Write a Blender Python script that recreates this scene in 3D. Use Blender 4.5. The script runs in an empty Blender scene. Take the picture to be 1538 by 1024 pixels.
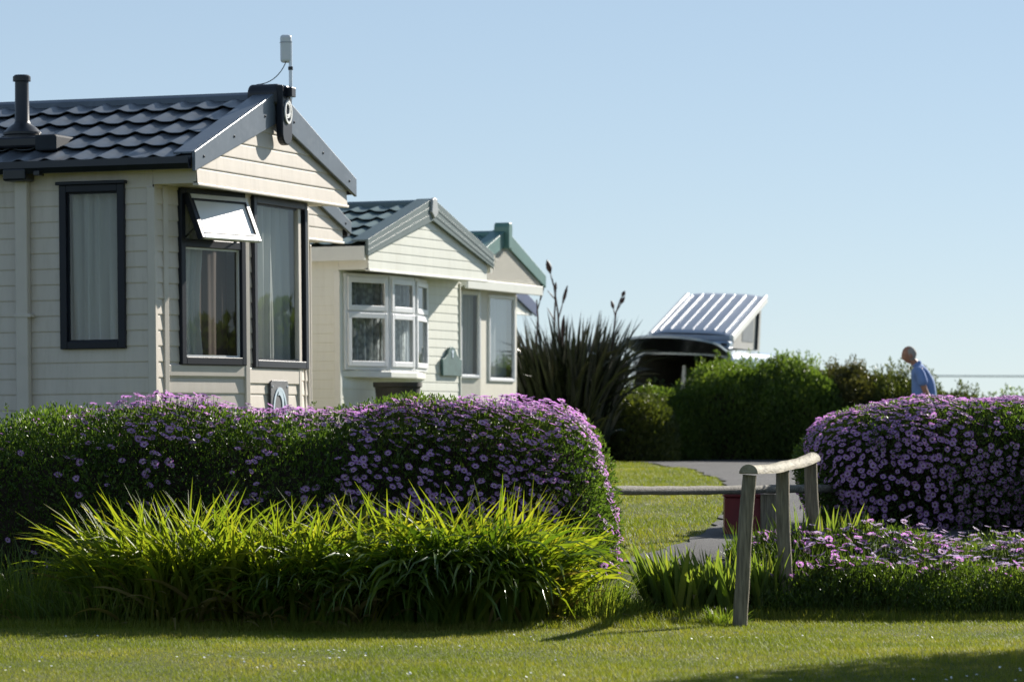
import bpy, math, random
import numpy as np
from mathutils import Vector, Matrix, Euler

random.seed(7)
RNG = np.random.default_rng(11)
R = math.radians
scene = bpy.context.scene
COL = scene.collection

# ------------------------------------------------------------------ camera numbers
F = 5767.0                    # focal length in photograph pixels (135 mm on a 36 mm frame)
CX, CY = 769.0, 650.0         # principal column and horizon row
EYE = 1.25

def at(px, py, Y):
    return Vector(((px - CX) * Y / F, Y, EYE + (CY - py) * Y / F))

# ------------------------------------------------------------------ object helpers
def link(o, parent=None):
    COL.objects.link(o)
    if parent is not None:
        o.parent = parent
    return o

def tag(o, label=None, cat=None, group=None, kind=None):
    if label: o['label'] = label
    if cat: o['category'] = cat
    if group: o['group'] = group
    if kind: o['kind'] = kind
    return o

def thing(name, label, cat, loc=(0, 0, 0), rz=0.0, group=None):
    o = bpy.data.objects.new(name, None)
    o.empty_display_size = 0.3
    o.location = loc
    o.rotation_euler = (0, 0, rz)
    link(o)
    return tag(o, label, cat, group)

def np_mesh(name, V, faces_sizes, loops, mats, mat_idx=None, smooth=False):
    me = bpy.data.meshes.new(name)
    V = np.asarray(V, dtype=np.float32).reshape(-1, 3)
    loops = np.asarray(loops, dtype=np.int32).ravel()
    sizes = np.asarray(faces_sizes, dtype=np.int32)
    me.vertices.add(len(V)); me.vertices.foreach_set('co', V.ravel())
    me.loops.add(len(loops)); me.loops.foreach_set('vertex_index', loops)
    me.polygons.add(len(sizes))
    starts = np.concatenate([[0], np.cumsum(sizes)[:-1]]).astype(np.int32)
    me.polygons.foreach_set('loop_start', starts)
    me.polygons.foreach_set('loop_total', sizes)
    for m in mats: me.materials.append(m)
    if mat_idx is not None:
        me.polygons.foreach_set('material_index', np.asarray(mat_idx, dtype=np.int32))
    me.polygons.foreach_set('use_smooth', np.full(len(sizes), bool(smooth)))
    me.update(calc_edges=True)
    return me

def np_obj(name, V, Q, mats, parent=None, mat_idx=None, smooth=False):
    """V (n,3), Q (m,k) uniform polygons"""
    Q = np.asarray(Q)
    if not isinstance(mats, (list, tuple)): mats = [mats]
    me = np_mesh(name, V, np.full(len(Q), Q.shape[1]), Q, mats, mat_idx, smooth)
    return link(bpy.data.objects.new(name, me), parent)

class MB:
    """collects shapes and links them as one mesh object"""
    def __init__(self):
        self.v = []; self.f = []; self.m = []; self.parts = []
    def add(self, verts, faces, mi=0, M=None):
        b = len(self.v); self.parts.append((b, len(self.f)))
        for p in verts:
            p = Vector(p)
            if M is not None: p = M @ p
            self.v.append(p)
        for f in faces:
            self.f.append([b + i for i in f]); self.m.append(mi)
    def box(self, lo, hi, mi=0, M=None):
        x0, y0, z0 = lo; x1, y1, z1 = hi
        v = [(x0,y0,z0),(x1,y0,z0),(x1,y1,z0),(x0,y1,z0),(x0,y0,z1),(x1,y0,z1),(x1,y1,z1),(x0,y1,z1)]
        f = [(0,3,2,1),(4,5,6,7),(0,1,5,4),(1,2,6,5),(2,3,7,6),(3,0,4,7)]
        self.add(v, f, mi, M)
    def prism(self, poly, vec, mi=0, M=None):
        """poly: list of 3D points (planar), extruded by vec"""
        n = len(poly); vec = Vector(vec)
        v = [Vector(p) for p in poly] + [Vector(p) + vec for p in poly]
        f = [tuple(range(n - 1, -1, -1)), tuple(range(n, 2 * n))]
        for i in range(n):
            j = (i + 1) % n
            f.append((i, j, n + j, n + i))
        self.add(v, f, mi, M)
    def tube(self, path, rad, n=10, mi=0, M=None, cap=True):
        path = [Vector(p) for p in path]
        if not isinstance(rad, (list, tuple)): rad = [rad] * len(path)
        rings = []
        prev = None
        for i, p in enumerate(path):
            d = (path[min(i + 1, len(path) - 1)] - path[max(i - 1, 0)]).normalized()
            if prev is None:
                a = Vector((0, 0, 1)) if abs(d.z) < 0.9 else Vector((1, 0, 0))
                u = d.cross(a).normalized()
            else:
                u = (prev - d * prev.dot(d)).normalized()
            w = d.cross(u); prev = u
            rings.append([p + (u * math.cos(2*math.pi*k/n) + w * math.sin(2*math.pi*k/n)) * rad[i] for k in range(n)])
        v = [q for r in rings for q in r]
        f = []
        for i in range(len(path) - 1):
            for k in range(n):
                k2 = (k + 1) % n
                f.append((i*n + k, i*n + k2, (i+1)*n + k2, (i+1)*n + k))
        if cap:
            f.append(tuple(range(n - 1, -1, -1)))
            f.append(tuple(range((len(path)-1)*n, len(path)*n)))
        self.add(v, f, mi, M)
    def lathe(self, prof, c=(0,0,0), n=24, mi=0, M=None):
        c = Vector(c)
        v = []; f = []
        for (r, z) in prof:
            for k in range(n):
                a = 2*math.pi*k/n
                v.append(c + Vector((r*math.cos(a), r*math.sin(a), z)))
        for i in range(len(prof) - 1):
            for k in range(n):
                k2 = (k + 1) % n
                f.append((i*n+k, i*n+k2, (i+1)*n+k2, (i+1)*n+k))
        f.append(tuple(range(n - 1, -1, -1))); f.append(tuple(range((len(prof)-1)*n, len(prof)*n)))
        self.add(v, f, mi, M)
    def build(self, name, mats, parent=None, smooth=None, bevel=0.0, seg=2):
        if not isinstance(mats, (list, tuple)): mats = [mats]
        me = bpy.data.meshes.new(name)
        me.from_pydata([tuple(p) for p in self.v], [], self.f)
        for m in mats: me.materials.append(m)
        me.polygons.foreach_set('material_index', self.m)
        if smooth is not None:
            me.polygons.foreach_set('use_smooth', [True] * len(me.polygons))
            me.set_sharp_from_angle(angle=R(smooth))
        me.update()
        o = link(bpy.data.objects.new(name, me), parent)
        if bevel > 0:
            b = o.modifiers.new('bevel', 'BEVEL'); b.width = bevel; b.segments = seg
            b.limit_method = 'ANGLE'; b.angle_limit = R(40)
        return o

def build_each(mb, name, mats, parent=None, **kw):
    """every added shape becomes an object of its own"""
    out = []
    for i, (v0, f0) in enumerate(mb.parts):
        v1, f1 = mb.parts[i + 1] if i + 1 < len(mb.parts) else (len(mb.v), len(mb.f))
        q = MB(); q.v = mb.v[v0:v1]; q.f = [[k - v0 for k in f] for f in mb.f[f0:f1]]; q.m = mb.m[f0:f1]
        out.append(q.build(name, mats, parent, **kw))
    return out

def copy_tree(o, parent=None):
    c = o.copy(); COL.objects.link(c)
    if parent is not None: c.parent = parent
    for ch in [x for x in COL.objects if x.parent == o]:
        copy_tree(ch, c)
    return c

# ------------------------------------------------------------------ materials
def nodes_of(name):
    m = bpy.data.materials.new(name); m.use_nodes = True
    nt = m.node_tree
    return m, nt, nt.nodes, nt.links, nt.nodes['Principled BSDF']

def surf(name, col, rough=0.5, spec=0.5, metal=0.0, var=0.12, scale=6.0, dirt=None, dirt_amt=0.0, bump=0.0, bump_scale=40.0, coat=0.0, stretch=None):
    m, nt, N, L, P = nodes_of(name)
    P.inputs['Roughness'].default_value = rough
    P.inputs['Specular IOR Level'].default_value = spec
    P.inputs['Metallic'].default_value = metal
    P.inputs['Coat Weight'].default_value = coat
    tc = N.new('ShaderNodeTexCoord')
    src = tc.outputs['Object']
    if stretch:
        mp = N.new('ShaderNodeMapping'); mp.inputs['Scale'].default_value = stretch
        L.new(src, mp.inputs['Vector']); src = mp.outputs['Vector']
    n1 = N.new('ShaderNodeTexNoise'); n1.inputs['Scale'].default_value = scale; n1.inputs['Detail'].default_value = 6
    L.new(src, n1.inputs['Vector'])
    ramp = N.new('ShaderNodeValToRGB')
    a = [max(0, c * (1 - var)) for c in col]; b = [min(1, c * (1 + var)) for c in col]
    ramp.color_ramp.elements[0].position = 0.3; ramp.color_ramp.elements[0].color = (*a, 1)
    ramp.color_ramp.elements[1].position = 0.7; ramp.color_ramp.elements[1].color = (*b, 1)
    L.new(n1.outputs['Fac'], ramp.inputs['Fac'])
    out = ramp.outputs['Color']
    if dirt:
        n2 = N.new('ShaderNodeTexNoise'); n2.inputs['Scale'].default_value = scale * 2.7; n2.inputs['Detail'].default_value = 8
        n2.inputs['Roughness'].default_value = 0.7
        L.new(src, n2.inputs['Vector'])
        mr = N.new('ShaderNodeMapRange'); mr.inputs['From Min'].default_value = 0.5; mr.inputs['From Max'].default_value = 0.75
        mr.inputs['To Max'].default_value = dirt_amt
        L.new(n2.outputs['Fac'], mr.inputs['Value'])
        mx = N.new('ShaderNodeMix'); mx.data_type = 'RGBA'
        mx.inputs['B'].default_value = (*dirt, 1)
        L.new(mr.outputs['Result'], mx.inputs['Factor']); L.new(out, mx.inputs['A'])
        out = mx.outputs['Result']
    L.new(out, P.inputs['Base Color'])
    if bump:
        n3 = N.new('ShaderNodeTexNoise'); n3.inputs['Scale'].default_value = bump_scale; n3.inputs['Detail'].default_value = 5
        L.new(src, n3.inputs['Vector'])
        bp = N.new('ShaderNodeBump'); bp.inputs['Strength'].default_value = bump; bp.inputs['Distance'].default_value = 0.02
        L.new(n3.outputs['Fac'], bp.inputs['Height']); L.new(bp.outputs['Normal'], P.inputs['Normal'])
    return m

def foliage(name, cols, trans=0.35, tcol=None, rough=0.45, spec=0.4, big=1.5, alongz=None):
    """leaf material: colour differs leaf by leaf and in soft patches; light shines through"""
    m, nt, N, L, P = nodes_of(name)
    geo = N.new('ShaderNodeNewGeometry'); tc = N.new('ShaderNodeTexCoord')
    nz = N.new('ShaderNodeTexNoise'); nz.inputs['Scale'].default_value = big; nz.inputs['Detail'].default_value = 3
    L.new(tc.outputs['Object'], nz.inputs['Vector'])
    ma = N.new('ShaderNodeMath'); ma.operation = 'MULTIPLY_ADD'
    ma.inputs[1].default_value = 0.55; L.new(geo.outputs['Random Per Island'], ma.inputs[0])
    mb = N.new('ShaderNodeMath'); mb.operation = 'MULTIPLY_ADD'
    mb.inputs[1].default_value = 1.4; mb.inputs[2].default_value = -0.48
    L.new(nz.outputs['Fac'], mb.inputs[0]); L.new(mb.outputs[0], ma.inputs[2])
    rp = N.new('ShaderNodeValToRGB')
    el = rp.color_ramp.elements
    while len(el) < len(cols): el.new(0.5)
    for i, c in enumerate(cols):
        el[i].position = i / (len(cols) - 1); el[i].color = (*c, 1)
    L.new(ma.outputs[0], rp.inputs['Fac'])
    L.new(rp.outputs['Color'], P.inputs['Base Color'])
    P.inputs['Roughness'].default_value = rough; P.inputs['Specular IOR Level'].default_value = spec
    tr = N.new('ShaderNodeBsdfTranslucent')
    mx = N.new('ShaderNodeMix'); mx.data_type = 'RGBA'; mx.blend_type = 'MULTIPLY'; mx.inputs['Factor'].default_value = 1
    mx.inputs['B'].default_value = (*(tcol or (1.9, 1.9, 0.7)), 1)
    mx.clamp_result = False
    L.new(rp.outputs['Color'], mx.inputs['A']); L.new(mx.outputs['Result'], tr.inputs['Color'])
    ms = N.new('ShaderNodeMixShader'); ms.inputs['Fac'].default_value = trans
    L.new(P.outputs[0], ms.inputs[1]); L.new(tr.outputs[0], ms.inputs[2])
    L.new(ms.outputs[0], N['Material Output'].inputs['Surface'])
    return m

def glass_mat(name, tint=(0.93, 0.95, 0.95), rough=0.0, boost=0.04):
    """thin pane: clear seen straight on, mirror-like at a grazing angle (same from both sides)"""
    m, nt, N, L, P = nodes_of(name)
    N.remove(P)
    t = N.new('ShaderNodeBsdfTransparent'); t.inputs['Color'].default_value = (*tint, 1)
    g = N.new('ShaderNodeBsdfGlossy'); g.inputs['Roughness'].default_value = rough
    lw = N.new('ShaderNodeLayerWeight'); lw.inputs['Blend'].default_value = 0.5
    pw = N.new('ShaderNodeMath'); pw.operation = 'POWER'; pw.inputs[1].default_value = 5.0
    L.new(lw.outputs['Facing'], pw.inputs[0])
    ad = N.new('ShaderNodeMath'); ad.operation = 'MULTIPLY_ADD'; ad.use_clamp = True
    ad.inputs[1].default_value = 0.95; ad.inputs[2].default_value = boost
    L.new(pw.outputs[0], ad.inputs[0])
    ms = N.new('ShaderNodeMixShader'); L.new(ad.outputs[0], ms.inputs['Fac'])
    L.new(t.outputs[0], ms.inputs[1]); L.new(g.outputs[0], ms.inputs[2])
    L.new(ms.outputs[0], N['Material Output'].inputs['Surface'])
    return m

def cloth_mat(name, col, trans=0.4, open_=0.0):
    m, nt, N, L, P = nodes_of(name)
    P.inputs['Base Color'].default_value = (*col, 1); P.inputs['Roughness'].default_value = 0.9
    t = N.new('ShaderNodeBsdfTranslucent'); t.inputs['Color'].default_value = (*col, 1)
    ms = N.new('ShaderNodeMixShader'); ms.inputs['Fac'].default_value = trans
    L.new(P.outputs[0], ms.inputs[1]); L.new(t.outputs[0], ms.inputs[2])
    out = ms.outputs[0]
    if open_ > 0:
        tr = N.new('ShaderNodeBsdfTransparent')
        tc = N.new('ShaderNodeTexCoord'); vo = N.new('ShaderNodeTexVoronoi'); vo.inputs['Scale'].default_value = 16
        L.new(tc.outputs['Object'], vo.inputs['Vector'])
        mr = N.new('ShaderNodeMapRange'); mr.inputs['From Min'].default_value = 0.25; mr.inputs['From Max'].default_value = 0.6
        mr.inputs['To Min'].default_value = max(0, open_ - 0.14); mr.inputs['To Max'].default_value = min(1, open_ + 0.14)
        L.new(vo.outputs['Distance'], mr.inputs['Value'])
        m2 = N.new('ShaderNodeMixShader'); L.new(mr.outputs['Result'], m2.inputs['Fac'])
        L.new(out, m2.inputs[1]); L.new(tr.outputs[0], m2.inputs[2]); out = m2.outputs[0]
    L.new(out, N['Material Output'].inputs['Surface'])
    return m

M = {}
M['beige'] = surf('beige_siding', (0.62, 0.56, 0.485), 0.42, 0.4, var=0.05, scale=2.2, dirt=(0.42, 0.37, 0.28), dirt_amt=0.38, stretch=(3, 3, 0.45))
M['beige_trim'] = surf('beige_trim', (0.62, 0.565, 0.495), 0.4, 0.4, var=0.04)
M['cream'] = surf('cream_siding', (0.72, 0.725, 0.64), 0.4, 0.4, var=0.04, scale=2.2, dirt=(0.52, 0.50, 0.39), dirt_amt=0.3, stretch=(3, 3, 0.45))
M['cream_trim'] = surf('cream_trim', (0.71, 0.715, 0.65), 0.4, 0.4, var=0.04)
M['pale'] = surf('pale_cladding', (0.70, 0.67, 0.58), 0.45, 0.4, var=0.05, dirt=(0.5, 0.45, 0.36), dirt_amt=0.3)
M['anthracite'] = surf('anthracite_tile', (0.095, 0.108, 0.125), 0.32, 0.5, var=0.18, scale=5, dirt=(0.16, 0.165, 0.165), dirt_amt=0.5, bump=0.05)
M['slate_tile'] = surf('green_grey_tile', (0.125, 0.18, 0.175), 0.4, 0.5, var=0.12, scale=5, dirt=(0.19, 0.2, 0.19), dirt_amt=0.4)
M['slate_barge'] = surf('green_grey_barge', (0.10, 0.142, 0.138), 0.42, 0.5, var=0.08, scale=4, dirt=(0.18, 0.2, 0.2), dirt_amt=0.3)
M['green_tile'] = surf('green_tile', (0.035, 0.115, 0.10), 0.4, 0.5, var=0.12, scale=5)
M['green_barge'] = surf('green_barge', (0.085, 0.19, 0.17), 0.4, 0.5, var=0.1, scale=4)
M['navy'] = surf('navy_barge', (0.06, 0.085, 0.18), 0.4, 0.5, var=0.1)
M['grey_barge'] = surf('grey_barge_board', (0.10, 0.122, 0.150), 0.33, 0.5, var=0.1, scale=3, dirt=(0.22, 0.24, 0.27), dirt_amt=0.4)
M['black'] = surf('black_plastic', (0.011, 0.013, 0.019), 0.33, 0.5, var=0.2)
M['frame_dark'] = surf('dark_frame', (0.009, 0.012, 0.021), 0.38, 0.3, var=0.15)
M['pvc'] = surf('white_pvc', (0.78, 0.79, 0.80), 0.3, 0.45, var=0.03)
M['white'] = surf('white_paint', (0.8, 0.8, 0.78), 0.4, 0.4, var=0.03)
M['bright'] = surf('pale_metal', (0.7, 0.72, 0.75), 0.3, 0.5, metal=0.6, var=0.05)
M['glass'] = glass_mat('window_glass', boost=0.045)
M['glass_soft'] = surf('obscured_vent_glass', (0.82, 0.82, 0.80), 0.30, 1.0, var=0.02)
M['glass_sky'] = glass_mat('coated_glass', boost=0.28, rough=0.02)
M['curtain'] = cloth_mat('pale_curtain', (0.72, 0.74, 0.70), 0.5)
M['net'] = cloth_mat('lace_net', (0.70, 0.76, 0.77), 0.5, 0.42)
M['brown_curtain'] = cloth_mat('brown_curtain', (0.15, 0.105, 0.08), 0.3)
M['blind'] = cloth_mat('pale_blind', (0.78, 0.84, 0.88), 0.5)
M['inner'] = surf('inner_panel', (0.20, 0.15, 0.11), 0.6, 0.3)
M['slate_plaque'] = surf('slate_plaque', (0.105, 0.11, 0.12), 0.5, 0.4, var=0.2, scale=20, bump=0.1)
M['emblem'] = surf('pale_blue_emblem', (0.52, 0.62, 0.70), 0.4, 0.4)
M['green_plaque'] = surf('green_plaque', (0.085, 0.155, 0.15), 0.5, 0.3, var=0.15, scale=12)
M['dark_planter'] = surf('dark_planter', (0.035, 0.035, 0.03), 0.7, 0.3, var=0.3)
# ------------------------------------------------------------------ ground
def smooth(t):
    t = np.clip(t, 0, 1); return t * t * (3 - 2 * t)

def ground(X, Y):
    X = np.asarray(X, dtype=float); Y = np.asarray(Y, dtype=float)
    s = 0.35 * np.clip(X - 0.3, 0, 3)
    bank = 0.40 * smooth((Y - s - 24.9) / 2.1)
    slow = np.interp(Y, [27, 33.5, 38, 43.5, 50, 59.6, 60.6, 80, 300, 2000], [0, 0.13, 0.22, 0.285, 0.36, 0.44, 0.22, 0.22, 0.2, 0.2])
    small = 0.015 * np.sin(X * 1.7 + 0.6) * np.sin(Y * 1.1) * np.clip((90 - Y) / 40, 0, 1)
    return bank + slow + small

def gz(x, y): return float(ground(x, y))

def nz3(P, f, seed=0):
    """cheap smooth noise in about -1..1"""
    r = np.random.default_rng(seed); out = 0
    for k in range(5):
        d = r.normal(size=3); d /= np.linalg.norm(d)
        out = out + np.sin(P @ d * f * (0.7 + 0.35 * k) + r.uniform(0, 6.28))
    return out / 2.6

# lawn and road materials
def lawn_material():
    m, nt, N, L, P = nodes_of('lawn')
    tc = N.new('ShaderNodeTexCoord')
    def noise(s, d=5, r=0.6):
        n = N.new('ShaderNodeTexNoise'); n.inputs['Scale'].default_value = s; n.inputs['Detail'].default_value = d
        n.inputs['Roughness'].default_value = r
        L.new(tc.outputs['Object'], n.inputs['Vector']); return n
    a = noise(0.7); b = noise(45, 8, 0.75)
    r1 = N.new('ShaderNodeValToRGB'); e = r1.color_ramp.elements
    e[0].position = 0.32; e[0].color = (0.075, 0.105, 0.018, 1); e[1].position = 0.72; e[1].color = (0.13, 0.145, 0.036, 1)
    L.new(a.outputs['Fac'], r1.inputs['Fac'])
    r2 = N.new('ShaderNodeValToRGB'); e = r2.color_ramp.elements
    e[0].position = 0.3; e[0].color = (0.45, 0.45, 0.42, 1); e[1].position = 0.7; e[1].color = (1.25, 1.2, 1.0, 1)
    L.new(b.outputs['Fac'], r2.inputs['Fac'])
    mx = N.new('ShaderNodeMix'); mx.data_type = 'RGBA'; mx.blend_type = 'MULTIPLY'; mx.inputs['Factor'].default_value = 1
    L.new(r1.outputs['Color'], mx.inputs['A']); L.new(r2.outputs['Color'], mx.inputs['B'])
    L.new(mx.outputs['Result'], P.inputs['Base Color'])
    P.inputs['Roughness'].default_value = 0.85; P.inputs['Specular IOR Level'].default_value = 0.15
    bp = N.new('ShaderNodeBump'); bp.inputs['Strength'].default_value = 0.7; bp.inputs['Distance'].default_value = 0.03
    L.new(b.outputs['Fac'], bp.inputs['Height']); L.new(bp.outputs['Normal'], P.inputs['Normal'])
    return m
M['lawn'] = lawn_material()
M['asphalt'] = surf('worn_asphalt', (0.07, 0.069, 0.07), 0.8, 0.25, var=0.14, scale=1.3, dirt=(0.115, 0.11, 0.10), dirt_amt=0.6, bump=0.5, bump_scale=90)

def grid_sheet(name, xs, ys, fz, mat):
    xs = np.asarray(xs, float); ys = np.asarray(ys, float)
    Xg, Yg = np.meshgrid(xs, ys)
    V = np.stack([Xg, Yg, fz(Xg, Yg)], -1).reshape(-1, 3)
    nx = len(xs); i = np.arange(len(ys) - 1)[:, None] * nx + np.arange(nx - 1)[None]
    Q = np.stack([i, i + 1, i + nx + 1, i + nx], -1).reshape(-1, 4)
    return np_obj(name, V, Q, mat, smooth=True)

xs = np.concatenate([[-900, -300, -120, -50, -25], np.arange(-14, 14.01, 0.25), [25, 50, 120, 300, 900]])
ys = np.concatenate([[-400, -120, -40, -10, 5, 12], np.arange(16, 64.01, 0.25), [70, 80, 100, 140, 220, 400, 900, 2000]])
tag(grid_sheet('ground', xs, ys, ground, M['lawn']), kind='structure')

# road: left edge follows the tongue of lawn, far edge meets the back hedge
tongue = [(26.75, 0.80), (27.4, 1.02), (28.3, 1.25), (30.0, 1.50), (32.0, 1.72), (34.2, 1.90), (37.0, 2.10), (40.0, 2.28), (43.5, 2.40), (46.5, 2.44),
          (49.5, 2.36), (52.5, 2.22), (55.0, 2.02), (56.6, 1.6), (57.4, 0.9), (57.9, -1.5), (58.3, -14)]
def road():
    yy = np.concatenate([np.arange(26.75, 56.6, 0.35), np.array([56.6, 57.0, 57.4, 57.65, 57.9, 58.3, 59.2, 60.5])])
    ty = [t[0] for t in tongue]; tx = [t[1] for t in tongue]
    left = np.interp(yy, ty, tx)
    right = np.interp(yy, [26.7, 27.5, 30, 38, 46, 60], [1.9, 2.9, 3.6, 6.0, 9.0, 16.0])
    V = []; n = 15
    for k, y in enumerate(yy):
        for j in range(n):
            x = left[k] + (right[k] - left[k]) * j / (n - 1)
            if j == 0 and y < 56: x += 0.03 * math.sin(y * 5.1) + 0.02 * math.sin(y * 11.3)
            V.append((x, y, gz(x, y) + 0.012))
    i = np.arange(len(yy) - 1)[:, None] * n + np.arange(n - 1)[None]
    Q = np.stack([i, i + 1, i + n + 1, i + n], -1).reshape(-1, 4)
    return np_obj('road', V, Q, M['asphalt'], smooth=True)
tag(road(), kind='structure')

# ------------------------------------------------------------------ static caravans
def pick(Mw, A, t, px, py):
    """where the sight line of a photo pixel meets the wall through A along t (both local): (distance along, height)"""
    Mi = Mw.inverted()
    o = Mi @ Vector((0, 0, EYE))
    d = Mi.to_3x3() @ Vector(((px - CX) / F, 1.0, (CY - py) / F))
    n = Vector((t[1], -t[0], 0))
    k = n.dot(Vector((A[0], A[1], 0)) - Vector((o.x, o.y, 0))) / n.dot(Vector((d.x, d.y, 0)))
    p = o + d * k
    return (Vector((p.x - A[0], p.y - A[1], 0)).dot(Vector((t[0], t[1], 0))), p.z)

class Wall:
    """a vertical wall face: A start (x,y), B end (x,y); outward normal to the right of A->B"""
    def __init__(s, A, B):
        s.A = Vector((A[0], A[1], 0)); B = Vector((B[0], B[1], 0))
        s.len = (B - s.A).length; s.t = (B - s.A).normalized(); s.n = Vector((s.t.y, -s.t.x, 0))
    def p(s, a, z, o=0.0): return s.A + s.t * a + s.n * o + Vector((0, 0, z))

PROFILE = [(0.0, 0.0085), (0.06, 0.0095), (0.35, 0.0072), (0.85, 0.0025), (0.95, 0.0), (1.0, 0.0)]
def siding(mb, w, z0, z1, pitch, openings=(), s0=0.0, s1=None, span=None, zbase=0.0, depth=1.0):
    """lapped boards; openings (a0,a1,z0,z1); span(z)->(a0,a1) clips each board (gables)"""
    s1 = w.len if s1 is None else s1
    cuts = {z0, z1}
    for o in openings:
        cuts |= {o[2], o[3]}
    k0 = int(math.floor((z0 - zbase) / pitch)) - 1; k1 = int(math.ceil((z1 - zbase) / pitch)) + 1
    def off(z):
        f = ((z - zbase) / pitch) % 1.0
        return float(np.interp(f, [p[0] for p in PROFILE], [p[1] for p in PROFILE]))
    for k in range(k0, k1):
        b = zbase + k * pitch; e = b + pitch
        zs = sorted({b + f * pitch for f, _ in PROFILE} | {c for c in cuts if b < c < e})
        zs = [z for z in zs if z0 - 1e-6 <= z <= z1 + 1e-6]
        if b < z0 < e: zs = sorted(set(zs) | {z0})
        if b < z1 < e: zs = sorted(set(zs) | {z1})
        for i in range(len(zs) - 1):
            za, zb = zs[i], zs[i + 1]
            if zb - za < 1e-5: continue
            oa = float(np.interp((za - b) / pitch, [p[0] for p in PROFILE], [p[1] for p in PROFILE])) * depth
            ob = float(np.interp((zb - b) / pitch, [p[0] for p in PROFILE], [p[1] for p in PROFILE])) * depth
            iv = [(s0, s1)]
            zm = (za + zb) / 2
            for o in openings:
                if o[2] < zm < o[3]:
                    nv = []
                    for (a, c) in iv:
                        if o[1] <= a or o[0] >= c: nv.append((a, c))
                        else:
                            if o[0] > a: nv.append((a, o[0]))
                            if o[1] < c: nv.append((o[1], c))
                    iv = nv
            for (a, c) in iv:
                if span:
                    la, ra = span(za); lb, rb = span(zb)
                    if ra - la < 0.005: continue
                    if rb < lb: lb = rb = (lb + rb) / 2
                else:
                    la = lb = a; ra = rb = c
                mb.add([w.p(la, za, oa), w.p(ra, za, oa), w.p(rb, zb, ob), w.p(lb, zb, ob)], [(0, 1, 2, 3)])
            if i == 0 and zs[0] <= b + 1e-6:          # lip under the board
                for (a, c) in iv:
                    if span: a, c = span(za)
                    if c - a > 0.005:
                        mb.add([w.p(a, za, 0.0), w.p(c, za, 0.0), w.p(c, za, oa), w.p(a, za, oa)], [(0, 1, 2, 3)])

def bars(mb, w, a0, a1, z0, z1, th, o0, o1):
    mb.prism([w.p(a0, z0, o0), w.p(a0 + th, z0, o0), w.p(a0 + th, z1, o0), w.p(a0, z1, o0)], w.n * (o1 - o0))
    mb.prism([w.p(a1 - th, z0, o0), w.p(a1, z0, o0), w.p(a1, z1, o0), w.p(a1 - th, z1, o0)], w.n * (o1 - o0))
    mb.prism([w.p(a0 + th, z0, o0), w.p(a1 - th, z0, o0), w.p(a1 - th, z0 + th, o0), w.p(a0 + th, z0 + th, o0)], w.n * (o1 - o0))
    mb.prism([w.p(a0 + th, z1 - th, o0), w.p(a1 - th, z1 - th, o0), w.p(a1 - th, z1, o0), w.p(a0 + th, z1, o0)], w.n * (o1 - o0))

def bar(mb, w, a0, a1, z0, z1, o0, o1):
    mb.prism([w.p(a0, z0, o0), w.p(a1, z0, o0), w.p(a1, z1, o0), w.p(a0, z1, o0)], w.n * (o1 - o0))

def pane(w, a0, a1, z0, z1, o, mat, parent, name='pane', label=None):
    mb = MB(); mb.add([w.p(a0, z0, o), w.p(a1, z0, o), w.p(a1, z1, o), w.p(a0, z1, o)], [(0, 1, 2, 3)])
    ob = mb.build(name, mat, parent)
    return ob

def drape(w, a0, a1, z0, z1, o, mat, parent, folds=9, depth=0.025, seed=0, gather=None):
    rr = random.Random(seed)
    n = max(12, int((a1 - a0) * 60)); m = 10
    V = []
    ph = [rr.uniform(0, 6.28) for _ in range(4)]
    for j in range(m + 1):
        v = j / m
        for i in range(n + 1):
            u = i / n
            uu = u
            if gather:   # narrows towards a tie-back
                k = 1 - gather * math.exp(-((v - 0.3) / 0.25) ** 2)
                uu = u * k
            d = depth * (math.sin(u * folds * 6.28 + ph[0] + 0.6 * math.sin(v * 3 + ph[1])) + 0.5 * math.sin(u * folds * 2.3 * 6.28 + ph[2]))
            V.append(w.p(a0 + (a1 - a0) * uu, z0 + (z1 - z0) * v, o + d))
    i = np.arange(m)[:, None] * (n + 1) + np.arange(n)[None]
    Q = np.stack([i, i + 1, i + n + 2, i + n + 1], -1).reshape(-1, 4)
    return np_obj('curtain', [tuple(p) for p in V], Q, mat, parent, smooth=True)

def roof_tiles(name, P, U, Vv, n_u, n_v, period, rows, mat, parent, A=0.026, lip=0.034, nrm=None):
    """pressed tile sheet: P origin at the eave, U along the ridge, Vv up the slope, waves along U, steps along Vv"""
    U = Vector(U); Vv = Vector(Vv); P = Vector(P)
    if nrm is None: nrm = U.cross(Vv).normalized()
    if nrm.z < 0: nrm = -nrm
    lu = U.length; lv = Vv.length
    nu = int(lu / period * 10)
    us = np.linspace(0, lu, nu + 1)
    ph = (us / period) % 1.0
    wave = A * (0.5 + 0.5 * np.cos(2 * np.pi * (ph + 0.06 * np.sin(2 * np.pi * ph)))) ** 1.5
    V = []; Q = []
    un = U.normalized(); vn = Vv.normalized(); nn = len(us)
    g = lip
    prof = [(0.16, g - 0.007), (0.0, g - 0.007), (-0.004, g - 0.003), (0.0, g), (0.06, g * 0.97), (0.35, g * 0.70), (0.7, g * 0.36), (1.0, g * 0.10), (1.15, 0.0)]
    for r in range(rows):
        base = len(V)
        for (f, h) in prof:
            v = min((r + f) / rows, 1.0) * lv
            for i in range(nn):
                V.append(tuple(P + un * us[i] + vn * v + nrm * (h + wave[i])))
        m_ = len(prof)
        i = base + np.arange(m_ - 1)[:, None] * nn + np.arange(nn - 1)[None]
        Q.append(np.stack([i, i + 1, i + nn + 1, i + nn], -1).reshape(-1, 4))
    o = np_obj(name, V, np.concatenate(Q), mat, parent, smooth=True)
    o.data.set_sharp_from_angle(angle=R(40))
    return o

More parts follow.
